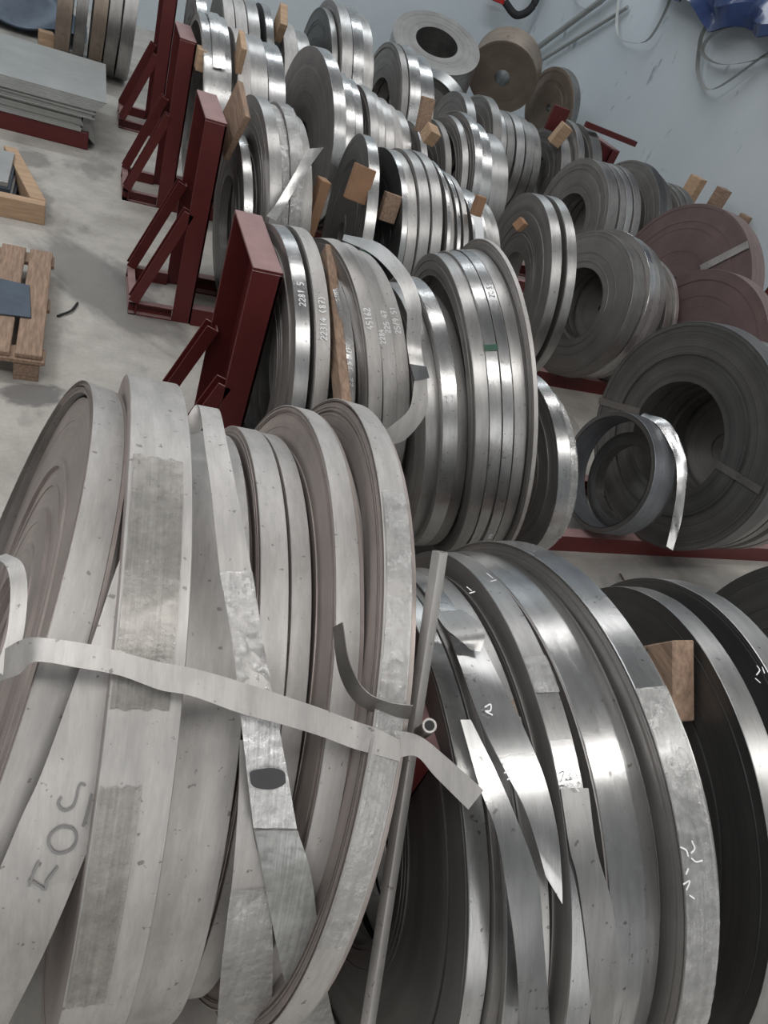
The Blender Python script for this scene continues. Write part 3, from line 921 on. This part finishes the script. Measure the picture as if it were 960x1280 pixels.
TFILM =( [(0.226,0.707,1.237),(0.241,0.618,1.194),(0.254,0.539,1.140)] ,
  [(0.274,0.708,1.238),(0.286,0.618,1.194),(0.304,0.537,1.139)] )
TSILV =( [(0.252,0.534,1.145),(0.264,0.478,1.094),(0.280,0.423,1.031)] ,
  [(0.303,0.532,1.143),(0.321,0.475,1.091),(0.343,0.418,1.024)] )
TMARK =( [(0.268,0.471,1.093),(0.272,0.473,1.095),(0.284,0.474,1.096),(0.299,0.474,1.096),(0.313,0.471,1.093),(0.318,0.468,1.089)] ,
  [(0.270,0.462,1.083),(0.275,0.458,1.079),(0.287,0.455,1.076),(0.303,0.454,1.075),(0.314,0.456,1.077),(0.320,0.459,1.080)] )
TFILM2 =( [(0.283,0.422,1.025),(0.305,0.379,0.959),(0.355,0.317,0.807),(0.454,0.277,0.516)] ,
  [(0.346,0.417,1.018),(0.378,0.373,0.948),(0.427,0.311,0.784),(0.522,0.262,0.520)] )
UFILM =( [(0.262,0.378,0.938),(0.268,0.329,0.817),(0.315,0.307,0.510)] ,
  [(0.316,0.376,0.935),(0.345,0.328,0.813),(0.407,0.287,0.514)] )
ROW1D =( [(0.622,0.712,1.156),(0.609,0.584,1.169),(0.612,0.489,1.159),(0.632,0.418,1.141),(0.655,0.365,1.119),(0.673,0.318,1.088),(0.686,0.287,1.062)] ,
  [(0.673,0.692,1.159),(0.673,0.553,1.167),(0.684,0.485,1.158),(0.700,0.402,1.135),(0.708,0.331,1.101),(0.711,0.278,1.061),(0.714,0.254,1.036)] )
ROW1C =( [(0.582,0.495,1.153),(0.591,0.400,1.124),(0.608,0.345,1.098),(0.620,0.274,1.051),(0.634,0.208,0.993),(0.655,0.139,0.904)] ,
  [(0.600,0.494,1.153),(0.624,0.418,1.131),(0.650,0.346,1.098),(0.672,0.285,1.060),(0.681,0.217,1.002),(0.712,0.131,0.891)] )
ROW1T =( [(0.719,0.380,1.136),(0.719,0.307,1.098),(0.729,0.271,1.073),(0.747,0.186,0.997),(0.769,0.120,0.909)] ,
  [(0.771,0.376,1.134),(0.768,0.302,1.095),(0.790,0.238,1.047),(0.804,0.179,0.989),(0.813,0.114,0.898)] )
CH1 =[ [(0.623,0.505,1.168),(0.635,0.509,1.169),(0.631,0.499,1.167),(0.622,0.499,1.167),(0.633,0.492,1.166)],
[(0.630,0.422,1.146),(0.642,0.424,1.147)],
[(0.629,0.410,1.142),(0.641,0.414,1.143)],
[(0.632,0.401,1.138),(0.641,0.405,1.140)],
[(0.732,0.403,1.139),(0.742,0.405,1.140),(0.732,0.392,1.134)],
[(0.747,0.401,1.138),(0.751,0.394,1.135),(0.741,0.394,1.135)],
[(0.724,0.386,1.132),(0.736,0.387,1.132),(0.748,0.376,1.127)] ]
CH2 =[ [(0.898,0.277,1.118),(0.909,0.272,1.115),(0.912,0.265,1.109)],
[(0.923,0.282,1.121),(0.927,0.272,1.115),(0.918,0.268,1.111)],
[(0.918,0.262,1.108),(0.927,0.257,1.104),(0.941,0.257,1.104)],
[(0.910,0.251,1.100),(0.904,0.245,1.095)],
[(0.897,0.235,1.087),(0.911,0.237,1.089),(0.903,0.228,1.081)],
[(0.909,0.222,1.076),(0.919,0.217,1.072)] ]
CH3 =[ [(0.706,0.764,1.131),(0.709,0.751,1.135)],
[(0.700,0.743,1.137),(0.715,0.749,1.136)],
[(0.784,0.818,1.112),(0.785,0.798,1.120)],
[(0.772,0.785,1.124),(0.789,0.792,1.122)] ]
CH4 =[ [(1.332,0.584,1.140),(1.331,0.573,1.139),(1.313,0.562,1.139)],
[(1.345,0.580,1.140),(1.339,0.565,1.139)],
[(1.303,0.555,1.138),(1.310,0.544,1.137)] ]
FOIL=( [(2.545,2.345,0.655),(2.545,2.222,0.690),(2.545,2.039,0.655),(2.545,1.923,0.564),(2.545,1.838,0.446),(2.545,1.774,0.341)] , [(2.575,2.359,0.668),(2.575,2.191,0.727),(2.575,1.997,0.670),(2.575,1.903,0.575),(2.575,1.820,0.466),(2.575,1.755,0.335)] )
CURL0 =( [(-0.066,0.766,1.188),(-0.051,0.746,1.197),(-0.043,0.718,1.198),(-0.040,0.687,1.186),(-0.041,0.649,1.167),(-0.050,0.614,1.143)] ,
  [(-0.051,0.773,1.190),(-0.032,0.751,1.199),(-0.023,0.722,1.199),(-0.020,0.682,1.184),(-0.023,0.640,1.162),(-0.035,0.605,1.138)] )
STUB = [(0.546,0.515,1.084),(0.522,0.485,1.151),(0.511,0.474,1.179)]
TORN =( [(0.597,0.687,1.175),(0.598,0.646,1.184),(0.616,0.620,1.185),(0.636,0.608,1.175)] ,
  [(0.655,0.693,1.174),(0.668,0.658,1.183),(0.667,0.628,1.185),(0.652,0.603,1.175)] )
SCRAP = [(2.568,1.895,0.020),(2.523,1.778,0.050),(2.574,1.770,0.020),(2.551,1.712,0.040),(2.625,1.714,0.010)]

# ------------------------------------------------------------------ loose bands, strap and tube in the foreground
def band_thing(name, label, cat, main, mat, th=0.0012, n=70, cuts=6, loc=None, **k):
    root = empty(name, tuple(np.mean(np.array(main[0]), 0)) if loc is None else loc)
    root.matrix_basis = Matrix.Translation(root.location)
    tag(root, label, cat)
    ribbon('band', main[0], main[1], th, mat, root, n, cuts, **k)
    return root
S503_T = band_thing('loose_steel_band', 'loose grey steel band with hand-drawn 503 mark, lower left corner', 'steel band', S503, 'steel_matte')
stroke3d('ink_mark', INK503, 0.0032, (0.94, 0.64, 0.6035), 'faded_ink', S503_T)
TAIL_T = band_thing('loose_steel_band', 'arched loose steel band patched with silver tape, crossing the foreground coils', 'steel band', TAIL, 'steel_matte', n=110)
ribbon('wrinkled_film', TFILM[0], TFILM[1], 0.0008, 'packing_film', TAIL_T, 50, 8, 0.0012, 41)
ribbon('silver_tape', TSILV[0], TSILV[1], 0.0008, 'silver_tape', TAIL_T, 50, 8, 0.0009, 42)
ribbon('marker_stroke', TMARK[0], TMARK[1], 0.0008, 'dark_ink', TAIL_T, 20, 3)
ribbon('grey_film', TFILM2[0], TFILM2[1], 0.0008, 'grey_film', TAIL_T, 60, 8, 0.0005, 43)
UND_T = band_thing('loose_steel_band', 'film-covered steel band under the silver-taped band, bottom edge', 'steel band', UNDER, 'steel_matte')
ribbon('grey_film', UFILM[0], UFILM[1], 0.0008, 'packing_film', UND_T, 50, 8, 0.0007, 44)
STR_T = band_thing('steel_strap', 'flat steel strap tied across the foreground coils with curled ends', 'strap', STRAP, 'steel_matte', 0.0014, 90, 4)
ribbon('free_end', FREE[0], FREE[1], 0.0014, 'steel_matte', STR_T, 30, 3)
ribbon('curled_end', CURL[0], CURL[1], 0.0014, 'steel_dull', STR_T, 40, 3)

cur0 = band_thing('loose_steel_band', 'short curled grey band end at the left edge above the strap', 'steel band', CURL0, 'steel_matte')

def square_tube(name, p, q, s, wall, mat):
    p, q = Vector(p), Vector(q)
    d = (q-p).normalized()
    a = Vector((1, 0.35, 0)); a = (a - d*a.dot(d)).normalized()
    b_ = d.cross(a)
    def loop(h, r):
        out = []
        for cx, cy, a0 in ((1, 1, 0), (-1, 1, 90), (-1, -1, 180), (1, -1, 270)):
            for e in (0, 45, 90):
                t = D2R(a0+e)
                out.append((cx*(h-r)+r*math.cos(t), cy*(h-r)+r*math.sin(t)))
        return out
    lo, li = loop(s/2, s*0.2), loop(s/2-wall, s*0.1)
    n = 12
    V = []
    for e in (p, q):
        for lp in (lo, li):
            V += [e + a*u + b_*v for u, v in lp]
    F = []
    for i in range(n):
        j = (i+1) % n
        F += [(i, j, 2*n+j, 2*n+i), (n+i, 3*n+i, 3*n+j, n+j), (i, n+i, n+j, j), (2*n+i, 2*n+j, 3*n+j, 3*n+i)]
    return link(name, mesh(name, V, F), mat, None, smooth=30)
tp, tq = np.array(TUBE_PTS[0]), np.array(TUBE_PTS[1])
foot = tp + (tq-tp)*(tp[2]/(tp[2]-tq[2]))
tb = square_tube('square_tube', tp, foot, 0.0195, 0.0016, 'steel_matte')
tag(tb, 'slim hollow square steel tube standing between the two nearest coil groups', 'tube')
# short round pipe stub by the red post
ps = tube('pipe_stub', STUB, 0.0105, 'steel_dull', None, 14, 6)
q0, q1 = np.array(STUB[-2]), np.array(STUB[-1])
dq = (q1-q0)/np.linalg.norm(q1-q0)
tube('bore_shade', [tuple(q1-dq*0.004), tuple(q1+dq*0.0008)], 0.0075, 'dark_gap', ps, 12, 2)  # dark disc painted in for the shade inside the pipe end
tag(ps, 'short dark pipe end poking out beside the square tube', 'pipe')

# bands slipped over the lower right row
b1 = band_thing('loose_steel_band', 'wide slack steel band with chalk figures crossing the lower right row', 'steel band', ROW1D, 'steel_bright')
stroke3d('chalk_mark', CH1[:4], 0.0022, (0.61, 0.61, 0.568), 'chalk', b1)
b2 = band_thing('loose_steel_band', 'bright slipped band running down beside the brownish coil, lower right row', 'steel band', ROW1C, 'steel_bright')
b3 = band_thing('loose_steel_band', 'short grey band end with scrawled chalk over the flush shiny coils', 'steel band', ROW1T, 'steel_satin')
stroke3d('chalk_mark', CH1[4:], 0.0022, (0.61, 0.61, 0.5795), 'chalk', b3)
for k_, cs, yz in (('1h', CH2, (0.60, 0.638, 0.5825)), ('1f', CH3, (0.60, 0.612, 0.563)), ('1j', CH4, (0.60, 0.595, 0.54))):
    stroke3d('chalk_mark', cs, 0.0024, yz, 'chalk', ALL[k_][0])
tn = band_thing('torn_band_end', 'bent torn band end at the top left of the lower right row', 'steel band', TORN, 'steel_satin', n=24)
scp = tube('foil_scrap', SCRAP, 0.008, 'steel_bright', None, 5)
tag(scp, 'twisted metal scrap on the floor strip between the two rows', 'scrap')
# wooden chock in the lower right row
wbk = empty('wooden_block', (1.2, 0.62, 0.95))
wbk.matrix_basis = Matrix.Translation((1.2, 0.62, 0.95))
wv = [(1.17, 0.716, 1.027), (1.17, 0.666, 1.115), (1.17, 0.598, 0.92), (1.17, 0.545, 1.002)]
wpts = [(x_, p[1], p[2]) for x_ in (1.175, 1.235) for p in (wv[0], wv[1], wv[2], wv[3])]
wb_ = hexa('timber', [tuple(Vector(p)-Vector((1.2, 0.62, 0.95))) for p in wpts], 'wood_old', wbk, 0.003)
tag(wbk, 'worn wooden block wedged before the dark-sided coil at lower right', 'wood block')
for i, (dy_, dz_) in enumerate(((0.075, 0.09), (0.03, 0.06), (-0.005, 0.02))):
    link('nail_hole', mesh('nail_hole', [(-0.0262, dy_+a*0.006, dz_+b_*0.006) for a, b_ in ((0, -1), (1, 0), (0, 1), (-1, 0))] + [(-0.0240, dy_+a*0.006, dz_+b_*0.006) for a, b_ in ((0, -1), (1, 0), (0, 1), (-1, 0))],
         [(0, 1, 2, 3), (0, 4, 5, 1), (1, 5, 6, 2), (2, 6, 7, 3), (3, 7, 4, 0)]), 'dark_gap', wbk)

# bands and marks in the second row
b4 = band_thing('loose_steel_band', 'narrow loose band curving over the chalk-marked grey coils', 'steel band', BAND2, 'steel_satin')
ribbon('clip', [tuple(np.array(p)+(-0.002, -0.006, 0.004)) for p in (BAND2[0][-1], BAND2B[0][0])], [tuple(np.array(p)+(0.004, -0.006, 0.004)) for p in (BAND2[1][-1], BAND2B[1][0])], 0.004, 'steel_bright', b4, 8, 3)
ribbon('hanging_end', BAND2B[0], BAND2B[1], 0.0014, 'steel_matte', b4, 30, 4)
chalk('2A', '2281.5', 126, 0.036, 0.021, 1, stroke=0.0032)
chalk('2B', '22314 (87)', 138, 0.036, 0.021, 1, stroke=0.0032)
chalk('2C', '22 519 0', 148, 0.032, 0.022, 1, stroke=0.0032)
chalk('2D', '45162', 128, 0.034, 0.022, 1, stroke=0.0032)
chalk('2D2', '2284', 132, 0.020, 0.018, 1, stroke=0.0032)
chalk('2D2', '225.47', 128, 0.044, 0.019, 1, stroke=0.0032)
chalk('2D3', '25/9.51', 126, 0.040, 0.020, 1, stroke=0.0032)
chalk('2E2', 'SS', 140, 0.036, 0.022, 1, stroke=0.0028)
chalk('2F3', '22-5', 108, 0.028, 0.018, 1, stroke=0.0032)
patch('2F2', 'green_strip', 126, 128, -0.004, 0.042, 'green_tape', 0.0016, 4, 3)
patch('2F3', 'paper_tag', 196, 199, 0.010, 0.024, 'paper_label', 0.002, 4, 3)
chalk('3_14', '8', 146, 0.048, 0.03, 1, 'faded_ink', 0.004, 'print', 0.0024)
#timber standing in the second row
tm = bar('timber_batten', (0.828, 2.42, 1.07), (0.828, 1.80, 0.80), 0.034, 0.07, 'wood_old', None, side=(1, 0, 0), bev=0.003)
tag(tm, 'old nail-marked timber batten between chalked coils', 'timber')
fl3 = band_thing('steel_flap', 'bright creased strip end flapping over the film-wrapped coils', 'steel band', FLAP3, 'steel_bright', n=30)
# straps on the dark ring coil
def local_bar(key, nm, p, q, w, h, mat):
    root = ALL[key][0]
    return bar(nm, p, q, w, h, mat, root, side=(0, 1, 0))
local_bar('2K', 'strap', (-0.006, 0.26, -0.04), (-0.006, 0.535, -0.165), 0.035, 0.003, 'steel_dull')
local_bar('2K', 'strap', (-0.006, -0.24, 0.05), (-0.006, -0.51, 0.11), 0.035, 0.003, 'steel_dull')
local_bar('3R', 'pale_strap', (-0.006, -0.10, 0.25), (-0.006, -0.31, 0.53), 0.05, 0.004, 'steel_matte')
ribbon('torn_foil', FOIL[0], FOIL[1], 0.0015, 'steel_bright', ALL['2M'][0], 50, 4, 0.001, 51)
# flap of the ring coil in the third row
patch('4_0', 'lifted_flap', 80, 140, 0.05, 0.125, 'steel_bright', 0.012, 24, 4, 0.0, 52)

# wooden chocks between coils
def chock(label, c_, size, rot, mat='wood_fresh', name='wooden_chock'):
    sx, sy, sz = size
    o = box(name, (-sx/2, -sy/2, -sz/2), (sx/2, sy/2, sz/2), mat, None, 0.003, loc=c_, rot=tuple(D2R(a) for a in rot))
    tag(o, label, 'wood block', 'timber chocks between the coils')
    return o
chock('brown board leaning beside the top of the second red post', (0.695, 3.93, 1.02), (0.03, 0.26, 0.26), (20, 8, 8), 'wood_old')
chock('wood end beside the third red post', (0.66, 5.22, 0.99), (0.05, 0.12, 0.12), (0, 0, 0), 'wood_fresh')
chock('pale board under the lifted flap of the ring-shaped coil', (0.885, 5.22, 1.09), (0.035, 0.22, 0.16), (15, 0, 0), 'wood_fresh')
chock('tall cardboard packing between film-wrapped coils', (1.11, 3.62, 0.62), (0.05, 0.10, 0.66), (-6, 4, 0), 'cardboard')
chock('orange-brown board left of the lone shiny coil', (1.305, 3.62, 0.98), (0.11, 0.05, 0.17), (-12, 6, 0), 'cardboard')
chock('brown board right of the lone shiny coil', (1.505, 3.64, 0.90), (0.09, 0.05, 0.14), (-12, 4, 0), 'wood_old')
chock('small wood block poking out above the labelled coil', (1.99, 3.64, 1.03), (0.045, 0.06, 0.10), (-10, 0, 0), 'cardboard')
chock('pale wood end among the coils of the third rack', (2.23, 5.12, 1.00), (0.09, 0.10, 0.10), (20, 10, 10), 'wood_fresh')
chock('dark board above the pale wood end, third rack', (2.20, 5.25, 1.08), (0.10, 0.04, 0.22), (-15, 0, 10), 'wood_old')
chock('pointed wood piece beside the top edge, farthest rack', (1.43, 6.85, 1.10), (0.06, 0.20, 0.18), (35, 0, 0), 'wood_fresh')
chock('orange board in the dark gap of the third rack', (1.585, 5.05, 0.80), (0.06, 0.05, 0.22), (-12, 0, 0), 'cardboard')
chock('small brown chip before the close pair of coils', (2.27, 3.62, 1.00), (0.05, 0.05, 0.06), (20, 10, 30), 'cardboard')
chock('pale wedge below the red box end near the wall', (4.25, 6.80, 1.02), (0.12, 0.08, 0.20), (10, 14, 0), 'wood_fresh')
chock('wood stub against the wall above the red-brown coils', (5.14, 5.75, 0.61), (0.12, 0.12, 1.22), (0, 0, 20), 'wood_fresh')
chock('brown post end rising behind the red-brown coils', (5.36, 5.62, 0.61), (0.11, 0.10, 1.22), (0, 0, 0), 'wood_old')
chock('small brown stub right of the brown post end', (5.5, 5.35, 0.56), (0.07, 0.10, 1.12), (0, 0, 20), 'wood_old')
rb = bar('red_bar', (4.55, 6.92, 1.165), (5.20, 6.92, 1.150), 0.05, 0.05, 'red_paint', None); tag(rb, 'short dark red bar lying on coils near the wall', 'bar')
rx = box('red_box_end', (4.18, 6.98, 1.0), (4.36, 7.02, 1.22), 'red_paint', None, 0.003); tag(rx, 'dark red plate standing above the pale wedge near the wall', 'plate')

# ------------------------------------------------------------------ back of the hall
# lying coils that carry the two big ones, all by the back wall
def flat_coil(label, c_, R, rin, h, mat, edge='edge_grey', tilt=(0, 90, 0)):
    SEED[0] += 1
    me = lathe_coil('steel_coil', R, rin, h, SEED[0], 96, 8, 0.003, 0.002, 0.002)
    o = link('steel_coil', me, [mat, edge, 'steel_dull'], None, c_, tuple(D2R(a) for a in tilt), smooth=35)
    tag(o, label, 'coil', 'coils by the back wall')
    return o
flat_coil('lying coil under the big rounded coil by the back wall', (3.55, 9.0, 0.55), 0.62, 0.25, 0.5, 'steel_dull')
flat_coil('lying coil under the brown coil by the back wall', (4.75, 9.2, 0.55), 0.55, 0.22, 0.5, 'steel_dull')
flat_coil('big rounded shiny coil leaning by the back wall, top centre', (3.56, 8.85, 0.78), 0.50, 0.24, 0.46, 'steel_satin', 'edge_grey', (0, -64, -112))
flat_coil('brown coil with a dark hole leaning by the back wall', (4.36, 8.62, 1.10), 0.40, 0.09, 0.30, 'steel_rust', 'edge_brown', (0, -25, 62))
flat_coil('upright matte disc coil right of the brown coil, by the wall', (4.98, 8.45, 1.0), 0.42, 0.04, 0.10, 'steel_dull', 'edge_brown', (0, -8, 12))
flat_coil('tilted strip ring below the big rounded coil', (3.45, 8.05, 0.62), 0.40, 0.30, 0.14, 'steel_satin', 'edge_dark', (0, -30, 40))
hk = tube('hanging_hook', [(5.5, 10.9, 2.2), (5.45, 10.7, 1.8), (5.3, 10.75, 1.62), (5.1, 10.85, 1.7)], 0.05, 'dark_gap', None, 8)
tag(hk, 'dark hanging shape in the back corner above the brown coil', 'hook')
rt = box('red_tip', (4.9, 10.8, 1.66), (5.08, 10.9, 1.76), 'red_lamp', None, 0.01); tag(rt, 'small bright red cap on the back wall at the top edge', 'cap')

# coils standing left of the racks, far end
G6 = 'coils standing beyond the sheet stack'
for i, (xx, ww, RR, mt) in enumerate(((-0.22, .12, .52, 'steel_rust'), (-0.07, .09, .50, 'steel_dull'), (0.06, .11, .52, 'steel_rust'), (0.185, .10, .50, 'steel_dull'), (0.30, .11, .52, 'steel_satin'))):
    coil('6_%d' % i, xx, ww, RR, 8.30, 0, 2, 0.02, mat=mt, edge='edge_dark', group=G6, label='%s coil from the left in the bunch beyond the grey sheet stack' % ORD[i])
bt = empty('blue_tarpaulin', (-0.62, 9.3, 0.0))
bt.matrix_basis = Matrix.Translation((-0.62, 9.3, 0.0))
rngb = np.random.default_rng(5)
gx, gy = 16, 10
V, F = [], []
for lay in (0, 1):
    for i in range(gx):
        for j in range(gy):
            u, v_ = i/(gx-1)-.5, j/(gy-1)-.5
            z = 0.50*math.exp(-(u*u*5+v_*v_*6)) + 0.05*math.sin(9*u+4*v_)+0.03*math.sin(17*v_-6*u)
            V.append((u*1.3, v_*0.9, z+0.02-0.012*lay))
for i in range(gx-1):
    for j in range(gy-1):
        a = i*gy+j
        F += [(a, a+gy, a+gy+1, a+1), (gx*gy+a, gx*gy+a+1, gx*gy+a+gy+1, gx*gy+a+gy)]
link('sheet', mesh('sheet', V, F), 'blue_sheet', bt, smooth=60)
tag(bt, 'dark blue heap of sheeting behind the grey sheet stack', 'tarpaulin')
chock('orange wood block beyond the grey sheet stack', (-0.30, 8.0, 0.14), (0.12, 0.10, 0.28), (0, 0, 10), 'wood_fresh')

# ------------------------------------------------------------------ sheet stack on a red skid, left
ss = empty('sheet_stack', (-0.6, 6.5, 0)); ss.matrix_basis = Matrix.Translation((-0.6, 6.5, 0))
tag(ss, 'stack of grey steel sheets on a dark red skid at left', 'sheet stack')
def sheet(z, h, x1, y0, y1, mat='sheet_metal', sk=0.0):
    return hexa('sheet', [(x_+0.6, y_+s_-6.5, zz) for x_, s_ in ((-1.6, -sk), (x1, sk)) for y_ in (y0, y1) for zz in (z, z+h)], mat, ss)
box('skid_beam', (-1.0, -0.42, 0.0), (0.68, -0.36, 0.12), 'red_paint', ss, 0.004)
box('skid_beam', (-1.0, 0.50, 0.0), (0.68, 0.56, 0.12), 'red_paint', ss, 0.004)
zc_ = 0.121
rs = random.Random(4)
for i in range(14):
    h_ = 0.012
    x1 = 0.03 + rs.uniform(-0.01, 0.015) if i < 9 else 0.10 + rs.uniform(-0.02, 0.02)
    y0 = 6.08 + rs.uniform(-0.01, 0.01) if i < 9 else 6.05+rs.uniform(-.01, .01)
    sheet(zc_, h_, x1, y0, 7.05)
    zc_ += 0.0123
for i in range(6):
    sheet(zc_, 0.010, 0.12 + 0.012*i, 6.02+0.01*i, 7.15, sk=0.02)
    zc_ += 0.0105
# bent corner of the lower sheets
hexa('bent_corner', [tuple(Vector(p)-Vector((-0.6, 6.5, 0))) for p in ((0.035, 6.10, 0.12), (0.035, 6.10, 0.30), (0.035, 6.45, 0.12), (0.035, 6.45, 0.30), (0.13, 6.15, 0.03), (0.05, 6.12, 0.31), (0.13, 6.45, 0.03), (0.05, 6.45, 0.31))], 'sheet_metal', ss)

# ------------------------------------------------------------------ pallets
def pallet(label, x1, y0, y1, tops, mat, loc_z=0.0):
    p = empty('pallet', (x1, y0, 0)); p.matrix_basis = Matrix.Translation((x1, y0, 0))
    tag(p, label, 'pallet', 'wooden pallets on the left floor')
    for a, b_ in tops:                      # deck boards run along Y
        box('deck_board', (a, 0.0, 0.112), (b_, y1-y0, 0.134), mat, p, 0.003)
    for yy in (0.0, (y1-y0)/2-0.05, y1-y0-0.1):
        box('bearer', (-0.9, yy-0.01, 0.09), (0.012, yy+0.10, 0.111), mat, p, 0.003)
        for xx in (-0.11, -0.50, -0.9):
            box('block', (xx, yy, 0.021), (xx+0.10, yy+0.10, 0.0895), mat, p, 0.003)
    for xx in (-0.11, -0.5, -0.9):
        box('skid_board', (xx, 0.0, 0.0), (xx+0.10, y1-y0, 0.0205), mat, p, 0.002)
    return p
pallet('worn wooden pallet with a blue plate on it, left edge', -0.075, 2.96, 3.98, [(-0.105, 0.0), (-0.235, -0.125), (-0.37, -0.26), (-0.5, -0.40)], 'wood_old')
bp = hexa('blue_plate', [(-0.62, 3.22, 0.135), (-0.62, 3.22, 0.145), (-0.62, 3.62, 0.135), (-0.62, 3.62, 0.145), (-0.135, 3.26, 0.135), (-0.135, 3.26, 0.145), (-0.16, 3.56, 0.135), (-0.16, 3.56, 0.145)], 'blue_sheet', None, 0.002)
tag(bp, 'blue-grey steel plate lying on the worn pallet', 'plate')
p2 = empty('pallet', (-0.14, 4.60, 0)); p2.matrix_basis = Matrix.Translation((-0.14, 4.60, 0))
tag(p2, 'pale timber frame pallet holding dark plates, left edge', 'pallet', 'wooden pallets on the left floor')
box('frame_board', (-0.9, 0.0, 0.0), (0.0, 0.07, 0.12), 'wood_fresh', p2, 0.003)
hexa('frame_board', [(-0.085, 0.071, 0.02), (-0.085, 0.071, 0.125), (-0.28, 0.80, 0.02), (-0.28, 0.80, 0.125), (-0.0, 0.071, 0.02), (-0.0, 0.071, 0.125), (-0.20, 0.80, 0.02), (-0.20, 0.80, 0.125)], 'wood_fresh', p2, 0.003)
box('bottom_board', (-0.9, 0.10, 0.0), (-0.10, 0.20, 0.02), 'wood_fresh', p2, 0.002)
for i in range(4):
    pl = box('steel_plate', (-1.0, 4.72+0.01*i, 0.022+0.032*i), (-0.31-0.012*i, 5.25, 0.052+0.032*i), ['blue_sheet', 'steel_dull', 'blue_sheet', 'sheet_metal'][i], None, 0.002)
    tag(pl, '%s plate from the bottom on the pale timber frame pallet' % ORD[i], 'plate', 'plates on the timber frame pallet')
tw = tube('twig', [(-0.03, 3.55, 0.008), (0.03, 3.62, 0.012), (0.06, 3.72, 0.008)], 0.006, 'dark_gap', None, 6)
tag(tw, 'dark scrap sliver on the floor beside the worn pallet', 'scrap')

# ------------------------------------------------------------------ things on the right wall
lb = tube('leaning_pole', [(5.5, 10.36, 1.30), (5.52, 9.0, 2.30)], 0.035, 'sheet_metal', None, 10); tag(lb, 'grey pole leaning diagonally against the wall, upper one of two', 'pole', 'poles against the wall')
lb2 = tube('leaning_pole', [(5.53, 10.04, 1.30), (5.55, 8.7, 2.16)], 0.022, 'sheet_metal', None, 8); tag(lb2, 'thin grey pole just below the thicker leaning pole', 'pole', 'poles against the wall')
def loop_band(label, pts, w, mat='steel_hot_rolled', x=5.5):
    P = [(x + (0.02*math.sin(i*1.7)), y_, z_) for i, (y_, z_) in enumerate(pts)]
    A = [(p[0]-w/2, p[1], p[2]) for p in P]
    B = [(p[0]+w/2, p[1], p[2]+w*0.35) for p in P]
    o = ribbon('strapping_loop', A, B, 0.002, 'sheet_metal', None, 60, 3)
    tag(o, label, 'strap', 'strapping loops hanging on the wall')
loop_band('narrow strapping loop hanging at the top edge of the wall', [(9.0, 2.4), (8.9, 2.19), (8.57, 1.90), (8.21, 1.88), (7.98, 1.98), (7.95, 2.28), (8.0, 2.5)], 0.035)
loop_band('small strapping loop left of the narrow one on the wall', [(10.0, 2.25), (9.86, 2.03), (9.5, 1.98), (9.21, 2.05), (9.1, 2.2), (9.0, 2.35)], 0.035)
loop_band('long strapping loop hanging below the blue plastic', [(6.0, 2.6), (6.9, 2.52), (7.12, 2.42), (7.16, 2.2), (7.11, 2.05), (6.99, 1.91), (6.75, 1.81), (6.54, 1.87), (6.24, 2.22), (5.9, 2.5)], 0.045)
loop_band('inner strapping loop tangled in the blue plastic', [(6.2, 2.45), (6.8, 2.34), (7.03, 2.2), (7.02, 2.05), (6.75, 2.02), (6.4, 2.12), (6.0, 2.3)], 0.05)
bpz = empty('blue_plastic', (5.5, 6.8, 2.2)); bpz.matrix_basis = Matrix.Translation((5.5, 6.8, 2.2))
V, F = [], []
gx, gy = 40, 12
for lay in (0, 1):
    for i in range(gx):
        for j in range(gy):
            u, v_ = i/(gx-1), j/(gy-1)
            yy = 8.25 - u*3.6
            zb = 2.36 - 0.10*u + 0.06*math.sin(u*13) + 0.05*math.sin(u*31)
            zz = zb + v_*1.0
            xx = 5.50 - 0.12*abs(math.sin(u*19+v_*4)) - 0.10*abs(math.sin(v_*9+u*7)) + 0.015*lay
            V.append((xx-5.5, yy-6.8, zz-2.2))
for i in range(gx-1):
    for j in range(gy-1):
        a = i*gy+j
        F += [(a, a+1, a+gy+1, a+gy), (gx*gy+a, gx*gy+a+gy, gx*gy+a+gy+1, gx*gy+a+1)]
link('crumpled_sheet', mesh('crumpled_sheet', V, F), 'blue_plastic', bpz, smooth=25)
tag(bpz, 'crumpled dark blue plastic hanging on the wall, top right corner', 'plastic sheet')
